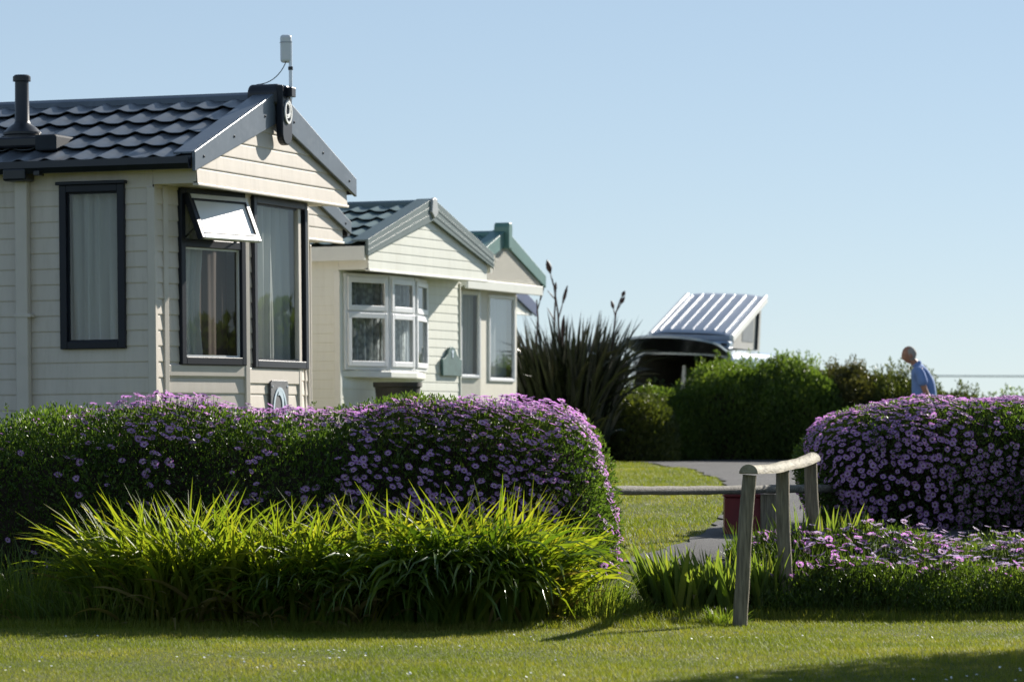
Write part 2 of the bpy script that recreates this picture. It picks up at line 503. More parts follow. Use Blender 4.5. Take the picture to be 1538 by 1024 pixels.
class Caravan: pass
def caravan(name, label, C, phi, roll, g, W, L, z_gable, z_tip, z_apex, zg, mt, pitch=0.135, ov=0.13, tile_period=0.25, tile_rows=5,
            upright=False, barge=(0.27, 0.15), side_openings=(), facets=None, facet_openings=None, group='static caravans in a row'):
    """C: world XY of the near lower corner of the gable; phi: heading of the end wall; heights are world heights"""
    c = Caravan(); c.W = W; c.L = L; c.g = g
    n = Vector((math.sin(phi), -math.cos(phi)))
    O = Vector(C) - n * g
    c.root = thing(name, label, 'static caravan', (O.x, O.y, zg), 0, group)
    c.root.rotation_euler = (Matrix.Rotation(-roll, 3, 'Y') @ Matrix.Rotation(phi, 3, 'Z')).to_euler()
    c.M = Matrix.Translation((O.x, O.y, zg)) @ (Matrix.Rotation(-roll, 4, 'Y') @ Matrix.Rotation(phi, 4, 'Z'))
    zG = z_gable - zg; zT = z_tip - zg; zA = z_apex - zg
    c.zG, c.zT, c.zA = zG, zT, zA
    slope = (zA - zT) / (W / 2); c.slope = slope
    root = c.root
    zr = lambda x: zA - abs(x - W / 2) * slope
    c.zr = zr
    wall_top = zT - 0.09
    # side walls
    c.side = Wall((0, L), (0, 0))
    c.far = Wall((W, 0), (W, L)); c.rear = Wall((W, L), (0, L))
    so = side_openings(c) if callable(side_openings) else list(side_openings)
    c.side_open = so
    for nm, w, op in (('side_wall', c.side, so), ('side_wall', c.far, []), ('rear_wall', c.rear, [])):
        mb = MB(); siding(mb, w, 0.25, wall_top, pitch, op, zbase=0.02, depth=mt.get('depth', 1.0))
        mb.build(nm, mt['wall'], root)
    mb = MB(); mb.box((0.06, 0.06, 0.0), (W - 0.06, L - 0.06, 0.27)); mb.build('skirt', M['black'], root)
    mb = MB(); mb.box((0.03, -0.02, 0.55), (W - 0.03, L - 0.03, 0.60)); mb.build('inner_floor', M['inner'], root)
    mb = MB(); mb.box((0.03, 2.6, 0.61), (W - 0.03, 2.65, wall_top)); mb.build('inner_partition', M['inner'], root)
    # front end, in facets
    facets = facets or [(0, 0), (W, 0)]
    fo = facet_openings or {}
    c.fac = [Wall(facets[i], facets[i + 1]) for i in range(len(facets) - 1)]
    mb = MB()
    for i, w in enumerate(c.fac):
        op = fo(c, i) if callable(fo) else fo.get(i, [])
        if mt.get('flat_front'):
            zz = sorted({0.25, zG} | {z for o in op for z in o[2:]})
            for a in range(len(zz) - 1):
                zm = (zz[a] + zz[a + 1]) / 2; iv = [(0, w.len)]
                for o in op:
                    if o[2] < zm < o[3]:
                        iv = [q for (x0, x1) in iv for q in ((x0, min(x1, o[0])), (max(x0, o[1]), x1)) if q[1] - q[0] > 1e-4]
                for (x0, x1) in iv:
                    mb.add([w.p(x0, zz[a]), w.p(x1, zz[a]), w.p(x1, zz[a+1]), w.p(x0, zz[a+1])], [(0, 1, 2, 3)])
        else:
            siding(mb, w, 0.25, zG, pitch, op, zbase=0.02, depth=mt.get('depth', 1.0))
    mb.build('front_wall', mt['front'] if 'front' in mt else mt['wall'], root)
    # gable panel, its cheeks and soffit
    gw = Wall((0, -g), (W, -g))
    d0, d1 = barge
    top = lambda x: zr(x) - 0.03
    mb = MB()
    if upright:
        k = 0; a = 0.0
        while a < W - 1e-4:
            b = min(a + 0.075, W)
            for (q0, q1, o0, o1) in ((a, a + 0.048, 0.018, 0.018), (a + 0.048, a + 0.052, 0.018, 0.0), (a + 0.052, b, 0.0, 0.0)):
                q1 = min(q1, W)
                if q1 > q0: mb.add([gw.p(q0, zG + 0.1, o0), gw.p(q1, zG + 0.1, o1), gw.p(q1, max(zG + 0.1, top(q1)), o1), gw.p(q0, max(zG + 0.1, top(q0)), o0)], [(0, 1, 2, 3)])
            a = b
        mb.build('gable_panel', mt['wall'], root)
        mb = MB(); mb.box((-0.02, -g - 0.05, zG - 0.03), (W + 0.02, -g + 0.0, zG + 0.1)); mb.build('gable_fascia', mt['trim'], root, bevel=0.006)
    else:
        def span(z):
            h = (zA - 0.03 - z) / slope
            return max(0.0, W / 2 - h), min(W, W / 2 + h)
        siding(mb, gw, zG, zA - 0.05, pitch, (), span=span, zbase=zG, depth=mt.get('depth', 1.0))
        mb.build('gable_panel', mt['wall'], root)
        mb = MB(); mb.box((-0.012, -g - 0.022, zG - 0.022), (W + 0.012, -g + 0.03, zG)); mb.build('gable_trim', mt['trim'], root, bevel=0.004)
    mb = MB()
    mb.box((0.0, -g + 0.03, zG), (W, 0.01, zG + 0.012))
    mb.build('soffit', mt['trim'], root)
    mb = MB()
    for x in (0.0, W - 0.012):
        mb.box((x, -g + 0.002, zG + 0.012), (x + 0.012, 0.0, zT - 0.05))
    build_each(mb, 'gable_cheek', mt['trim'], root)
    # corner trims
    for (x, y) in ((0, 0), (W, 0)):
        mb = MB(); s = 1 if x == 0 else -1
        mb.box((x - 0.018, y - 0.018, 0.25), (x + 0.045, y + 0.055, zG - 0.022) if x == 0 else (x + 0.018, y + 0.055, zG - 0.022))
        mb.build('corner_trim', mt['trim'], root, bevel=0.008)
    # roof: solid deck, tiles, ridge, barge boards, gutters
    yf = -g - 0.03
    mb = MB()
    deck = [(-ov, yf + 0.07, zr(-ov) - 0.05), (W / 2, yf + 0.07, zA - 0.05), (W + ov, yf + 0.07, zr(W + ov) - 0.05),
            (W + ov, yf + 0.07, zr(W + ov) - 0.02), (W / 2, yf + 0.07, zA - 0.02), (-ov, yf + 0.07, zr(-ov) - 0.02)]
    mb.prism(deck, (0, L + g + 0.1, 0))
    c.roof = mb.build('roof', mt['tile'], root)
    sv = Vector((W / 2 + ov, 0, zA - zr(-ov)))
    roof_tiles('tile_sheet', (-ov - 0.03, yf + 0.10, zr(-ov) - 0.012), (0, L + g, 0), sv, 0, 0, tile_period, tile_rows, mt['tile'], c.roof)
    roof_tiles('tile_sheet', (W + ov + 0.03, yf + 0.10, zr(W + ov) - 0.012), (0, L + g, 0), Vector((-sv.x, 0, sv.z)), 0, 0, tile_period, tile_rows, mt['tile'], c.roof)
    mb = MB()
    pr = [(-0.13, -0.035), (-0.12, 0.02), (-0.06, 0.05), (0.06, 0.05), (0.12, 0.02), (0.13, -0.035)]
    mb.prism([(W / 2 + a, yf + 0.12, zA + b) for a, b in pr], (0, L + g - 0.1, 0))
    mb.build('ridge_cap', mt.get('ridge', mt['tile']), c.roof, bevel=0.008)
    c.barges = []
    for sgn in (-1, 1):
        mb = MB()
        tipx = W / 2 + sgn * (W / 2 + ov + 0.02)
        X0 = W / 2; y0 = yf - 0.02
        zt = zr(-ov - 0.02)
        poly = [(X0, y0, zA + 0.068), (tipx, y0, zt + 0.068), (tipx, y0, zt + 0.05 - d1), (X0, y0, zA + 0.05 - d0)]
        mb.prism(poly, (0, 0.03, 0))
        top_ = [(X0, y0 + 0.032, zA + 0.066), (tipx, y0 + 0.032, zt + 0.066), (tipx, y0 + 0.032, zt + 0.048), (X0, y0 + 0.032, zA + 0.048)]
        mb.prism(top_, (0, 0.17, 0))
        if mt.get('ribbed'):
            for q in (0.25, 0.62):
                a = [(X0, y0 - 0.004, zA + 0.05 - d0 * q), (tipx, y0 - 0.004, zt + 0.05 - d1 * q), (tipx, y0 - 0.004, zt + 0.05 - d1 * q - 0.03), (X0, y0 - 0.004, zA + 0.05 - d0 * q - 0.03)]
                mb.prism(a, (0, 0.003, 0))
        o = mb.build('barge_board', mt['barge'], root, bevel=0.006)
        c.barges.append(o)
        if mt.get('screws'):
            sb = MB()
            for u in (0.18, 0.55, 0.9):
                x = X0 + (tipx - X0) * u; z = zA + (zt - zA) * u + 0.05 - (d0 + (d1 - d0) * u) * 0.5
                sb.lathe([(0.0005, -0.004), (0.012, -0.004), (0.012, 0.004), (0.006, 0.009), (0.0005, 0.010)], n=10, M=Matrix.Translation((x, y0, z)) @ Matrix.Rotation(R(90), 4, 'X'))
            build_each(sb, 'screw_cap', M['black'], o)
    for sgn in (-1, 1):
        mb = MB()
        xe = -ov if sgn < 0 else W + ov
        zt = zr(-ov) + (-0.02 if mt.get('fascia_eave') else 0.03)
        if mt.get('fascia_eave'):
            q = [(xe + sgn * 0.03, zt + 0.01), (xe + sgn * 0.03, zt - 0.15), (xe - sgn * 0.0, zt - 0.15), (xe - sgn * 0.0, zt + 0.01)]
        else:
            q = [(xe + sgn * 0.085, zt - 0.012), (xe + sgn * 0.088, zt - 0.07), (xe + sgn * 0.06, zt - 0.115), (xe + sgn * 0.0, zt - 0.115),
                 (xe, zt - 0.0), (xe + sgn * 0.012, zt - 0.0), (xe + sgn * 0.02, zt - 0.09), (xe + sgn * 0.05, zt - 0.09), (xe + sgn * 0.07, zt - 0.06), (xe + sgn * 0.073, zt - 0.012)]
        mb.prism([(a, yf + 0.02, b) for a, b in q], (0, L + g, 0))
        o = mb.build('gutter', mt['gutter'], root)
        if not mt.get('fascia_eave'):
            # soffit board between gutter and wall, brackets
            sb = MB()
            for y in (0.95, 3.0, 5.0, 7.0):
                if y > L: break
                sb.box((xe + sgn * 0.0 - (0.10 if sgn < 0 else 0), y, zt - 0.135), (xe + (0.10 if sgn > 0 else 0), y + 0.055, zt - 0.095))
            build_each(sb, 'gutter_bracket', mt['gutter'], o, bevel=0.004)
        mb = MB()
        xa, xb = (xe, 0.0) if sgn < 0 else (W, xe)
        mb.box((xa, 0.0 + yf + 0.08, zt - 0.10), (xb, L, zt - 0.085))
        mb.build('eave_soffit', mt['trim'], root)
    return c

def add_window(c, w, a0, a1, z0, z1, fw, fmat, proud=0.03, transom=None, glass='glass', curtains=(), sill=None, sash=None, name='window', split_pane=True):
    root = c.root
    mb = MB(); bars(mb, w, a0, a1, z0, z1, fw, -0.02, proud)
    if transom: bar(mb, w, a0 + fw, a1 - fw, transom - fw * 0.45, transom + fw * 0.45, -0.018, proud - 0.004)
    fr = mb.build(name, fmat, root, bevel=0.006)
    cells = [(z0 + fw, z1 - fw)] if not transom else [(z0 + fw, transom - fw * 0.45), (transom + fw * 0.45, z1 - fw)]
    for (b, t) in cells:
        if sash:
            sb = MB(); bars(sb, w, a0 + fw * 0.7, a1 - fw * 0.7, b - fw * 0.25, t + fw * 0.25, sash, proud + 0.001, proud + 0.022)
            sb.build('sash', fmat, fr, bevel=0.006)
        else:
            sb = MB(); bars(sb, w, a0 + fw, a1 - fw, b, t, 0.014, -0.012, 0.008)
            sb.build('bead', fmat, fr)
        pane(w, a0 + fw, a1 - fw, b, t, 0.0 if not sash else proud - 0.002, M[glass], fr)
    for (k, (u0, u1, v0, v1, mat, folds, dep, gat)) in enumerate(curtains):
        drape(w, a0 + (a1 - a0) * u0, a0 + (a1 - a0) * u1, z0 + (z1 - z0) * v0, z0 + (z1 - z0) * v1, -0.10 - 0.03 * k, M[mat], fr, folds, dep, seed=k + int(a0 * 100), gather=gat)
    return fr

def oval_ring(mb, w, a, z, ra, rz, wd, o0, o1, n=28, mi=0):
    for k in range(n):
        t0 = 2 * math.pi * k / n; t1 = 2 * math.pi * (k + 1) / n
        q = []
        for (t, r) in ((t0, 1), (t1, 1), (t1, 0), (t0, 0)):
            A = ra - (0 if r else wd); Z = rz - (0 if r else wd)
            q.append(w.p(a + A * math.cos(t), z + Z * math.sin(t), o0))
        mb.prism(q, w.n * (o1 - o0), mi)

def crescent(mb, w, a, z, s, o0, o1):
    """a comma-like wave inside the oval"""
    n = 12; outer = []; inner = []
    for k in range(n + 1):
        t = R(110) - R(215) * k / n
        outer.append((0.02 + 0.60 * math.cos(t), 0.32 + 0.62 * math.sin(t)))
        inner.append((-0.14 + 0.50 * math.cos(t * 0.98), 0.26 + 0.46 * math.sin(t * 0.98)))
    for k in range(n):
        q = [outer[k], outer[k + 1], inner[k + 1], inner[k]]
        mb.prism([w.p(a + x * s[0], z + y * s[1], o0) for x, y in q], w.n * (o1 - o0))
    for q in ([(-0.85, -0.30), (0.1, -0.18), (0.62, 0.05), (0.45, -0.42), (-0.1, -0.42)], [(-0.75, -0.62), (-0.2, -0.36), (0.35, -0.35), (0.1, -0.55)]):
        mb.prism([w.p(a + x * s[0], z + y * s[1], o0 + 0.001) for x, y in q], w.n * (o1 - o0))

# ---------- the near beige caravan
R1 = dict(wall=M['beige'], trim=M['beige_trim'], tile=M['anthracite'], barge=M['grey_barge'], gutter=M['black'], ridge=M['grey_barge'], screws=True)
phi1 = R(72)
C1 = (-2.639, 32.476); g1 = 0.40
FC1 = [(0.0, 0.0), (0.20, -0.01), (1.42, -0.26), (2.70, -0.26), (3.50, 0.0), (3.62, 0.0)]
n1 = Vector((math.sin(phi1), -math.cos(phi1)))
O1 = Vector(C1) - n1 * g1
zg1 = gz(*O1) 
M1 = Matrix.Translation((O1.x, O1.y, zg1)) @ (Matrix.Rotation(-0.010, 4, 'Y') @ Matrix.Rotation(phi1, 4, 'Z'))
fw1 = [Wall(FC1[i], FC1[i + 1]) for i in range(len(FC1) - 1)]
L1 = 9.0
sw1 = Wall((0, L1), (0, 0))
def box_of(Mw, w, x0, x1, y0, y1):
    a0, zt = pick(Mw, w.A, w.t, x0, y0); a1, _ = pick(Mw, w.A, w.t, x1, y0); _, zb = pick(Mw, w.A, w.t, (x0 + x1) / 2, y1)
    return min(a0, a1), max(a0, a1), zb, zt
SW1 = box_of(M1, sw1, 91, 188.5, 279, 524)
WA1 = box_of(M1, fw1[1], 266, 363, 282, 548)
WB1 = box_of(M1, fw1[2], 375.5, 456, 293, 553)
def shrink(b, d): return (b[0] + d, b[1] - d, b[2] + d, b[3] - d)
h1 = caravan('static_caravan', 'near beige static caravan with dark grey tiled roof and an opened top vent window', C1, phi1, 0.010, g1, 3.62, L1, 3.36, 3.60, 4.225, zg1, R1,
             pitch=0.134, facets=FC1, facet_openings={1: [shrink(WA1, 0.03)], 2: [shrink(WB1, 0.03)]}, side_openings=[shrink(SW1, 0.03)])
# side window with its drip cap
f = add_window(h1, h1.side, *SW1, 0.065, M['frame_dark'], proud=0.045, curtains=[(0.05, 0.97, 0.04, 0.97, 'curtain', 5, 0.03, None)])
mb = MB(); bar(mb, h1.side, SW1[0] - 0.02, SW1[1] + 0.02, SW1[3] - 0.002, SW1[3] + 0.028, 0.0, 0.075); mb.build('drip_cap', M['frame_dark'], f, bevel=0.005)
# bay windows
zt1 = pick(M1, fw1[1].A, fw1[1].t, 310, 367)[1]
w = fw1[1]
mb = MB(); bars(mb, w, WA1[0], WA1[1], WA1[2], WA1[3], 0.068, -0.02, 0.04)
bar(mb, w, WA1[0] + 0.068, WA1[1] - 0.068, zt1 - 0.035, zt1 + 0.035, -0.018, 0.036)
fa = mb.build('window', M['frame_dark'], h1.root, bevel=0.006)
pane(w, WA1[0] + 0.068, WA1[1] - 0.068, WA1[2] + 0.068, zt1 - 0.035, 0.0, M['glass'], fa)
mb = MB(); bars(mb, w, WA1[0] + 0.068, WA1[1] - 0.068, WA1[2] + 0.068, zt1 - 0.035, 0.016, -0.012, 0.010); mb.build('bead', M['white'], fa)
wd = WA1[1] - WA1[0]
drape(w, WA1[0] + 0.02, WA1[0] + wd * 0.50, WA1[2] + 0.03, WA1[3] - 0.02, -0.10, M['curtain'], fa, 4, 0.03, 3, 0.12)
drape(w, WA1[0] + wd * 0.47, WA1[1] - 0.02, WA1[2] + 0.03, zt1 - 0.02, -0.16, M['brown_curtain'], fa, 2, 0.006, 4)
# vent sash, hinged along its top and pushed out
hv = (WA1[3] - 0.05) - zt1
ang = R(22)
class Tilt(Wall):
    def __init__(s, w, ztop, ang):
        s.A = w.A; s.t = w.t; s.len = w.len
        s.up = Vector((0, 0, math.cos(ang))) - w.n * math.sin(ang)
        s.n = w.n * math.cos(ang) + Vector((0, 0, math.sin(ang)))
        s.org = w.A + w.n * 0.05 + Vector((0, 0, ztop))
        s.ztop = ztop
    def p(s, a, z, o=0.0): return s.org + s.t * a + s.up * (z - s.ztop) + s.n * o
tw = Tilt(w, WA1[3] - 0.05, ang)
z_lo = WA1[3] - 0.05 - hv
mb = MB(); bars(mb, tw, WA1[0] + 0.05, WA1[1] - 0.02, z_lo, WA1[3] - 0.05, 0.055, -0.02, 0.018)
vs = mb.build('vent_sash', M['pvc'], fa, bevel=0.008)
vs['label'] = 'opened top vent sash glaring in the sun'
vp = MB(); bar(vp, tw, WA1[0] + 0.105, WA1[1] - 0.075, z_lo + 0.055, WA1[3] - 0.105, 0.002, 0.006); vp.build('vent_pane', M['glass_soft'], fa)
vb = MB(); bars(vb, tw, WA1[0] + 0.098, WA1[1] - 0.068, z_lo + 0.048, WA1[3] - 0.098, 0.014, 0.006, 0.0235); vb.build('vent_gasket', M['frame_dark'], fa)
vb = MB(); bar(vb, tw, WA1[0] + 0.044, WA1[0] + 0.088, z_lo - 0.004, WA1[3] - 0.046, -0.03, 0.026); vb.build('vent_stile', M['frame_dark'], fa, bevel=0.005)
mb = MB(); mb.tube([w.p(WA1[0] + 0.09, z_lo + 0.05, 0.02), tw.p(WA1[0] + 0.075, z_lo + 0.12, -0.02)], 0.008, 6); mb.tube([w.p(WA1[1] - 0.09, z_lo + 0.05, 0.02), tw.p(WA1[1] - 0.07, z_lo + 0.12, -0.02)], 0.008, 6)
build_each(mb, 'stay', M['black'], fa)
f = add_window(h1, fw1[2], *WB1, 0.068, M['frame_dark'], proud=0.04, curtains=[(0.03, 0.98, 0.03, 0.97, 'curtain', 6, 0.028, None)])
f2 = add_window(h1, fw1[3], 0.14, fw1[3].len - 0.10, WB1[2], WB1[3], 0.06, M['frame_dark'], proud=0.035, curtains=[(0.05, 0.95, 0.03, 0.97, 'curtain', 5, 0.03, None)])
# uprights on the bay corners
for i, (wq, a) in enumerate(((fw1[1], 0.0), (fw1[1], fw1[1].len), (fw1[2], fw1[2].len), (fw1[3], fw1[3].len))):
    mb = MB(); bar(mb, wq, a - 0.035, a + 0.035, 0.25, h1.zG - 0.002, -0.02, 0.024); mb.build('bay_upright', M['beige_trim'], h1.root, bevel=0.006)
mb = MB(); bar(mb, fw1[1], 0.035, fw1[1].len - 0.035, WA1[2] - 0.10, WA1[2] - 0.004, 0.0, 0.020); mb.build('sill_board', M['beige_trim'], h1.root, bevel=0.005)
mb = MB(); bar(mb, fw1[2], 0.035, fw1[2].len - 0.035, WB1[2] - 0.14, WB1[2] - 0.004, 0.0, 0.020); mb.build('sill_board', M['beige_trim'], h1.root, bevel=0.005)
# house plaque with an oval emblem
A_, Zt_ = pick(M1, fw1[2].A, fw1[2].t, 401, 571); B_, _ = pick(M1, fw1[2].A, fw1[2].t, 427.5, 571)
mb = MB()
pw = fw1[2]; hh = 0.52
q = [(A_ + 0.03, Zt_), (B_ - 0.03, Zt_), (B_, Zt_ - 0.03), (B_, Zt_ - hh + 0.03), (B_ - 0.03, Zt_ - hh), (A_ + 0.03, Zt_ - hh), (A_, Zt_ - hh + 0.03), (A_, Zt_ - 0.03)]
mb.prism([pw.p(a, z, 0.024) for a, z in reversed(q)], pw.n * 0.014)
pl = mb.build('plaque', M['slate_plaque'], h1.root, bevel=0.003)
mb = MB(); ca = (A_ + B_) / 2 - 0.01; cz = Zt_ - 0.285; ra = (B_ - A_) * 0.385; rz_ = 0.225
oval_ring(mb, pw, ca, cz, ra, rz_, 0.028, 0.040, 0.046); crescent(mb, pw, ca, cz, (ra * 0.93, rz_ * 0.95), 0.040, 0.045)
mb.build('emblem', M['emblem'], pl)
mb = MB()
for a in (A_ + 0.035, B_ - 0.035):
    mb.lathe([(0.0005, 0), (0.012, 0), (0.010, 0.006), (0.0005, 0.008)], n=10, M=Matrix.Translation(pw.p(a, Zt_ - 0.055, 0.038)) @ pw.n.to_track_quat('Z', 'Y').to_matrix().to_4x4())
build_each(mb, 'screw_head', M['bright'], pl)
# downpipe
a0, _ = pick(M1, sw1.A, sw1.t, 28, 300); a1, _ = pick(M1, sw1.A, sw1.t, 46.5, 300)
mb = MB(); bar(mb, sw1, a0, a1, 0.1, h1.zT - 0.14, 0.014, 0.09)
dp = mb.build('downpipe', M['beige_trim'], h1.root, bevel=0.012, seg=3)
zc_ = pick(M1, sw1.A, sw1.t, 37, 475)[1]
mb = MB(); bar(mb, sw1, a0 - 0.012, a1 + 0.03, zc_ - 0.012, zc_ + 0.018, 0.012, 0.096); mb.build('pipe_clip', M['beige_trim'], dp, bevel=0.004)
mb = MB(); bar(mb, sw1, a0 - 0.05, a1 + 0.05, h1.zT - 0.19, h1.zT - 0.08, 0.02, 0.22); mb.build('pipe_outlet', M['black'], dp, bevel=0.02)
# flue on the near slope
xf = 0.42
yfl = h1.L - pick(M1, Vector((xf, L1, 0)), sw1.t, 33.5, 200)[0]
zf = h1.zr(xf)
mb = MB()
mb.box((xf - 0.25, yfl - 0.42, zf - 0.02), (xf + 0.20, yfl + 0.30, zf + 0.075), M=None)
fl = mb.build('flue', M['black'], h1.root, bevel=0.02)
mb = MB(); mb.lathe([(0.155, 0.0), (0.155, 0.13), (0.165, 0.14), (0.165, 0.16), (0.12, 0.205), (0.075, 0.235), (0.063, 0.26), (0.060, 0.60), (0.078, 0.605), (0.078, 0.645), (0.062, 0.66), (0.045, 0.66), (0.045, 0.62)], (xf, yfl, zf - 0.03), 32)
mb.build('flue_pipe', M['black'], fl, smooth=40)
mb = MB(); mb.box((xf - 0.27, yfl - 0.44, zf - 0.055), (xf + 0.28, yfl - 0.24, zf + 0.085)); mb.build('flashing', surf('dull_flashing', (0.035, 0.04, 0.048), 0.75, 0.15), fl, bevel=0.02)
# moulded cap and tongue on the gable peak
W1h = h1.W / 2; y0 = -g1 - 0.05
mb = MB()
prof = [(-0.14, -0.08), (-0.14, 0.06), (-0.09, 0.115), (0.09, 0.115), (0.14, 0.06), (0.14, -0.08)]
mb.prism([(W1h + a, y0 - 0.03, h1.zA + b) for a, b in prof], (0, 0.29, 0))
pk = mb.build('peak_cap', M['black'], h1.root, bevel=0.03, seg=3)
mb = MB()
q = [(-0.12, 0.10), (0.12, 0.10)] + [(0.12 * math.cos(R(t)), -0.33 - 0.10 * math.sin(R(t))) for t in range(0, 181, 20)]
mb.prism([(W1h + a, y0 - 0.075, h1.zA + b) for a, b in q], (0, 0.065, 0))
mb.build('peak_tongue', M['frame_dark'], pk, bevel=0.012)
pf = Wall((W1h - 0.5, y0 - 0.077), (W1h + 0.5, y0 - 0.077))
mb = MB(); oval_ring(mb, pf, 0.5, h1.zA - 0.135, 0.085, 0.105, 0.02, 0.0, 0.012); crescent(mb, pf, 0.5, h1.zA - 0.135, (0.075, 0.095), 0.0, 0.010)
mb.build('peak_emblem', M['white'], pk)
# receiver box on its mast, bracketed to the peak
mb = MB()
ax, ay = W1h + 0.02, y0 - 0.10
mb.tube([(ax, ay, h1.zA - 0.02), (ax, ay, h1.zA + 0.50)], 0.016, 12)
an = mb.build('antenna_mast', M['bright'], h1.root, smooth=40)
mb = MB()
Mb = Matrix.Translation((ax, ay + 0.03, h1.zA + 0.43)) @ Matrix.Rotation(R(-72 + 12), 4, 'Z')
mb.box((-0.062, -0.035, -0.125), (0.038, 0.035, 0.125), M=Mb)
mb.build('receiver_box', M['pvc'], an, bevel=0.028, seg=4)
mb = MB(); mb.box((-0.0635, -0.0365, 0.055), (0.0395, 0.0365, 0.059), M=Mb); mb.build('box_seam', M['grey_barge'], an)
mb = MB(); mb.box((ax - 0.05, ay - 0.03, h1.zA + 0.00), (ax + 0.05, ay + 0.07, h1.zA + 0.085)); mb.tube([(ax + 0.06, ay - 0.01, h1.zA + 0.02), (ax + 0.06, ay - 0.01, h1.zA + 0.07)], 0.014, 8)
mb.build('mast_bracket', M['frame_dark'], an, bevel=0.008)
mb = MB(); mb.lathe([(0.022, 0), (0.022, 0.03)], (ax, ay, h1.zA + 0.24), 12); mb.build('mast_clip', M['black'], an)
mb = MB(); pts = []
for k in range(13):
    u = k / 12
    pts.append((ax - 0.01 - 0.05 * math.sin(u * 3.1), ay + 0.02 + 0.30 * u ** 1.6, h1.zA + 0.26 * (1 - u) ** 2.2 + 0.121))
mb.tube(pts, 0.0045, 6); mb.build('cable', M['black'], an, smooth=60)

# ---------- the caravan mostly hidden behind it
Y2 = 41.0
far = Vector(at(517, 365, Y2)[:2]); ph = R(71)
c2 = far - Vector((math.cos(ph), math.sin(ph))) * 3.05
zgb = at(517, 365, Y2).z
caravan('static_caravan', 'beige caravan whose lit gable corner peeks out behind the near beige caravan', c2, ph, 0.008, 0.38, 3.05, 7.0, zgb, zgb + 0.20, zgb + 0.74, gz(*c2), R1, pitch=0.125, barge=(0.20, 0.11))

# ---------- cream caravan with the white bay window
R2 = dict(wall=M['cream'], trim=M['cream_trim'], tile=M['slate_tile'], barge=M['slate_barge'], gutter=M['cream_trim'], ridge=M['slate_barge'], ribbed=True, fascia_eave=True, depth=0.6)
ph2 = R(69.1); C2p = at(555, 404, 43.0); g2 = 0.36; W2 = 3.66; L2 = 7.0
n2 = Vector((math.sin(ph2), -math.cos(ph2))); O2 = Vector(C2p[:2]) - n2 * g2; zg2 = gz(*O2)
M2 = Matrix.Translation((O2.x, O2.y, zg2)) @ (Matrix.Rotation(-0.006, 4, 'Y') @ Matrix.Rotation(ph2, 4, 'Z'))
BAY2 = [(0.10, 0.0), (0.94, -0.19), (1.71, -0.19), (2.55, 0.0)]
bw = [Wall(BAY2[i], BAY2[i + 1]) for i in range(3)]
zb0 = pick(M2, bw[1].A, bw[1].t, 600, 557)[1]; zb1 = pick(M2, bw[1].A, bw[1].t, 600, 415)[1]; ztr = pick(M2, bw[1].A, bw[1].t, 600, 471)[1]
h2 = caravan('static_caravan', 'cream caravan with grey-green roof edges and a white framed bay window', C2p[:2], ph2, 0.006, g2, W2, L2, 3.08, 3.375, 3.905, zg2, R2, pitch=0.104, tile_rows=5, barge=(0.24, 0.16), ov=0.10,
             facet_openings={0: [(0.14, 2.51, zb0 + 0.02, zb1 - 0.02)]})
mb = MB()
poly = [(BAY2[0][0] - 0.02, 0.0)] + [(x, y - 0.05) for x, y in BAY2[1:3]] + [(BAY2[3][0] + 0.02, 0.0)]
mb.prism([(x, y, zb0 - 0.085) for x, y in poly], (0, 0, 0.08)); mb.build('bay_sill', M['cream_trim'], h2.root, bevel=0.012)
mb = MB(); mb.prism([(x, y, zb1 + 0.004) for x, y in poly], (0, 0, h2.zG - zb1 - 0.03)); mb.build('bay_head', M['cream_trim'], h2.root)
for i, w in enumerate(bw):
    add_window(h2, w, 0.01, w.len - 0.01, zb0, zb1, 0.055, M['pvc'], proud=0.03, transom=ztr, sash=0.062,
               curtains=[(0.04, 0.96, 0.03, 0.97, 'net' if i < 2 else 'blind', 5, 0.02, None)])
mb = MB(); wf = Wall((0, 0), (W2, 0))
pa, pz = pick(M2, wf.A, wf.t, 660.5, 564); pb, _ = pick(M2, wf.A, wf.t, 688.5, 564); _, pt = pick(M2, wf.A, wf.t, 674, 521)
mid = (pa + pb) / 2; hw = (pb - pa) / 2; hp = pt - pz
q = [(-1, 0), (1, 0), (1.02, 0.56), (0.74, 0.63), (0.50, 0.74), (0.36, 0.88), (0.24, 0.97), (0.0, 1.02), (-0.24, 0.97), (-0.36, 0.88), (-0.50, 0.74), (-0.74, 0.63), (-1.02, 0.56)]
mb.prism([wf.p(mid + x * hw, pz + z * hp, 0.016) for x, z in q], wf.n * 0.03)
gp = mb.build('name_plaque', M['green_plaque'], h2.root, bevel=0.004)
mb = MB(); mb.prism([wf.p(mid + x * hw, pz + z * hp, 0.047) for x, z in [(-0.05, 0.62), (0.07, 0.62), (0.07, 0.78), (0.16, 0.86), (0, 0.9), (-0.14, 0.84), (-0.05, 0.78)]], wf.n * 0.004); mb.build('plaque_mark', M['emblem'], gp)
mb = MB()
q = [(W2/2 - 0.10, -0.10), (W2/2 - 0.07, 0.055), (W2/2, 0.075), (W2/2 + 0.07, 0.055), (W2/2 + 0.10, -0.10), (W2/2, -0.17)]
mb.prism([(a, -g2 - 0.075, h2.zA + b) for a, b in q], (0, 0.05, 0)); mb.build('peak_cap', surf('pale_grey_cap', (0.42, 0.44, 0.44), 0.4), h2.root, bevel=0.01)
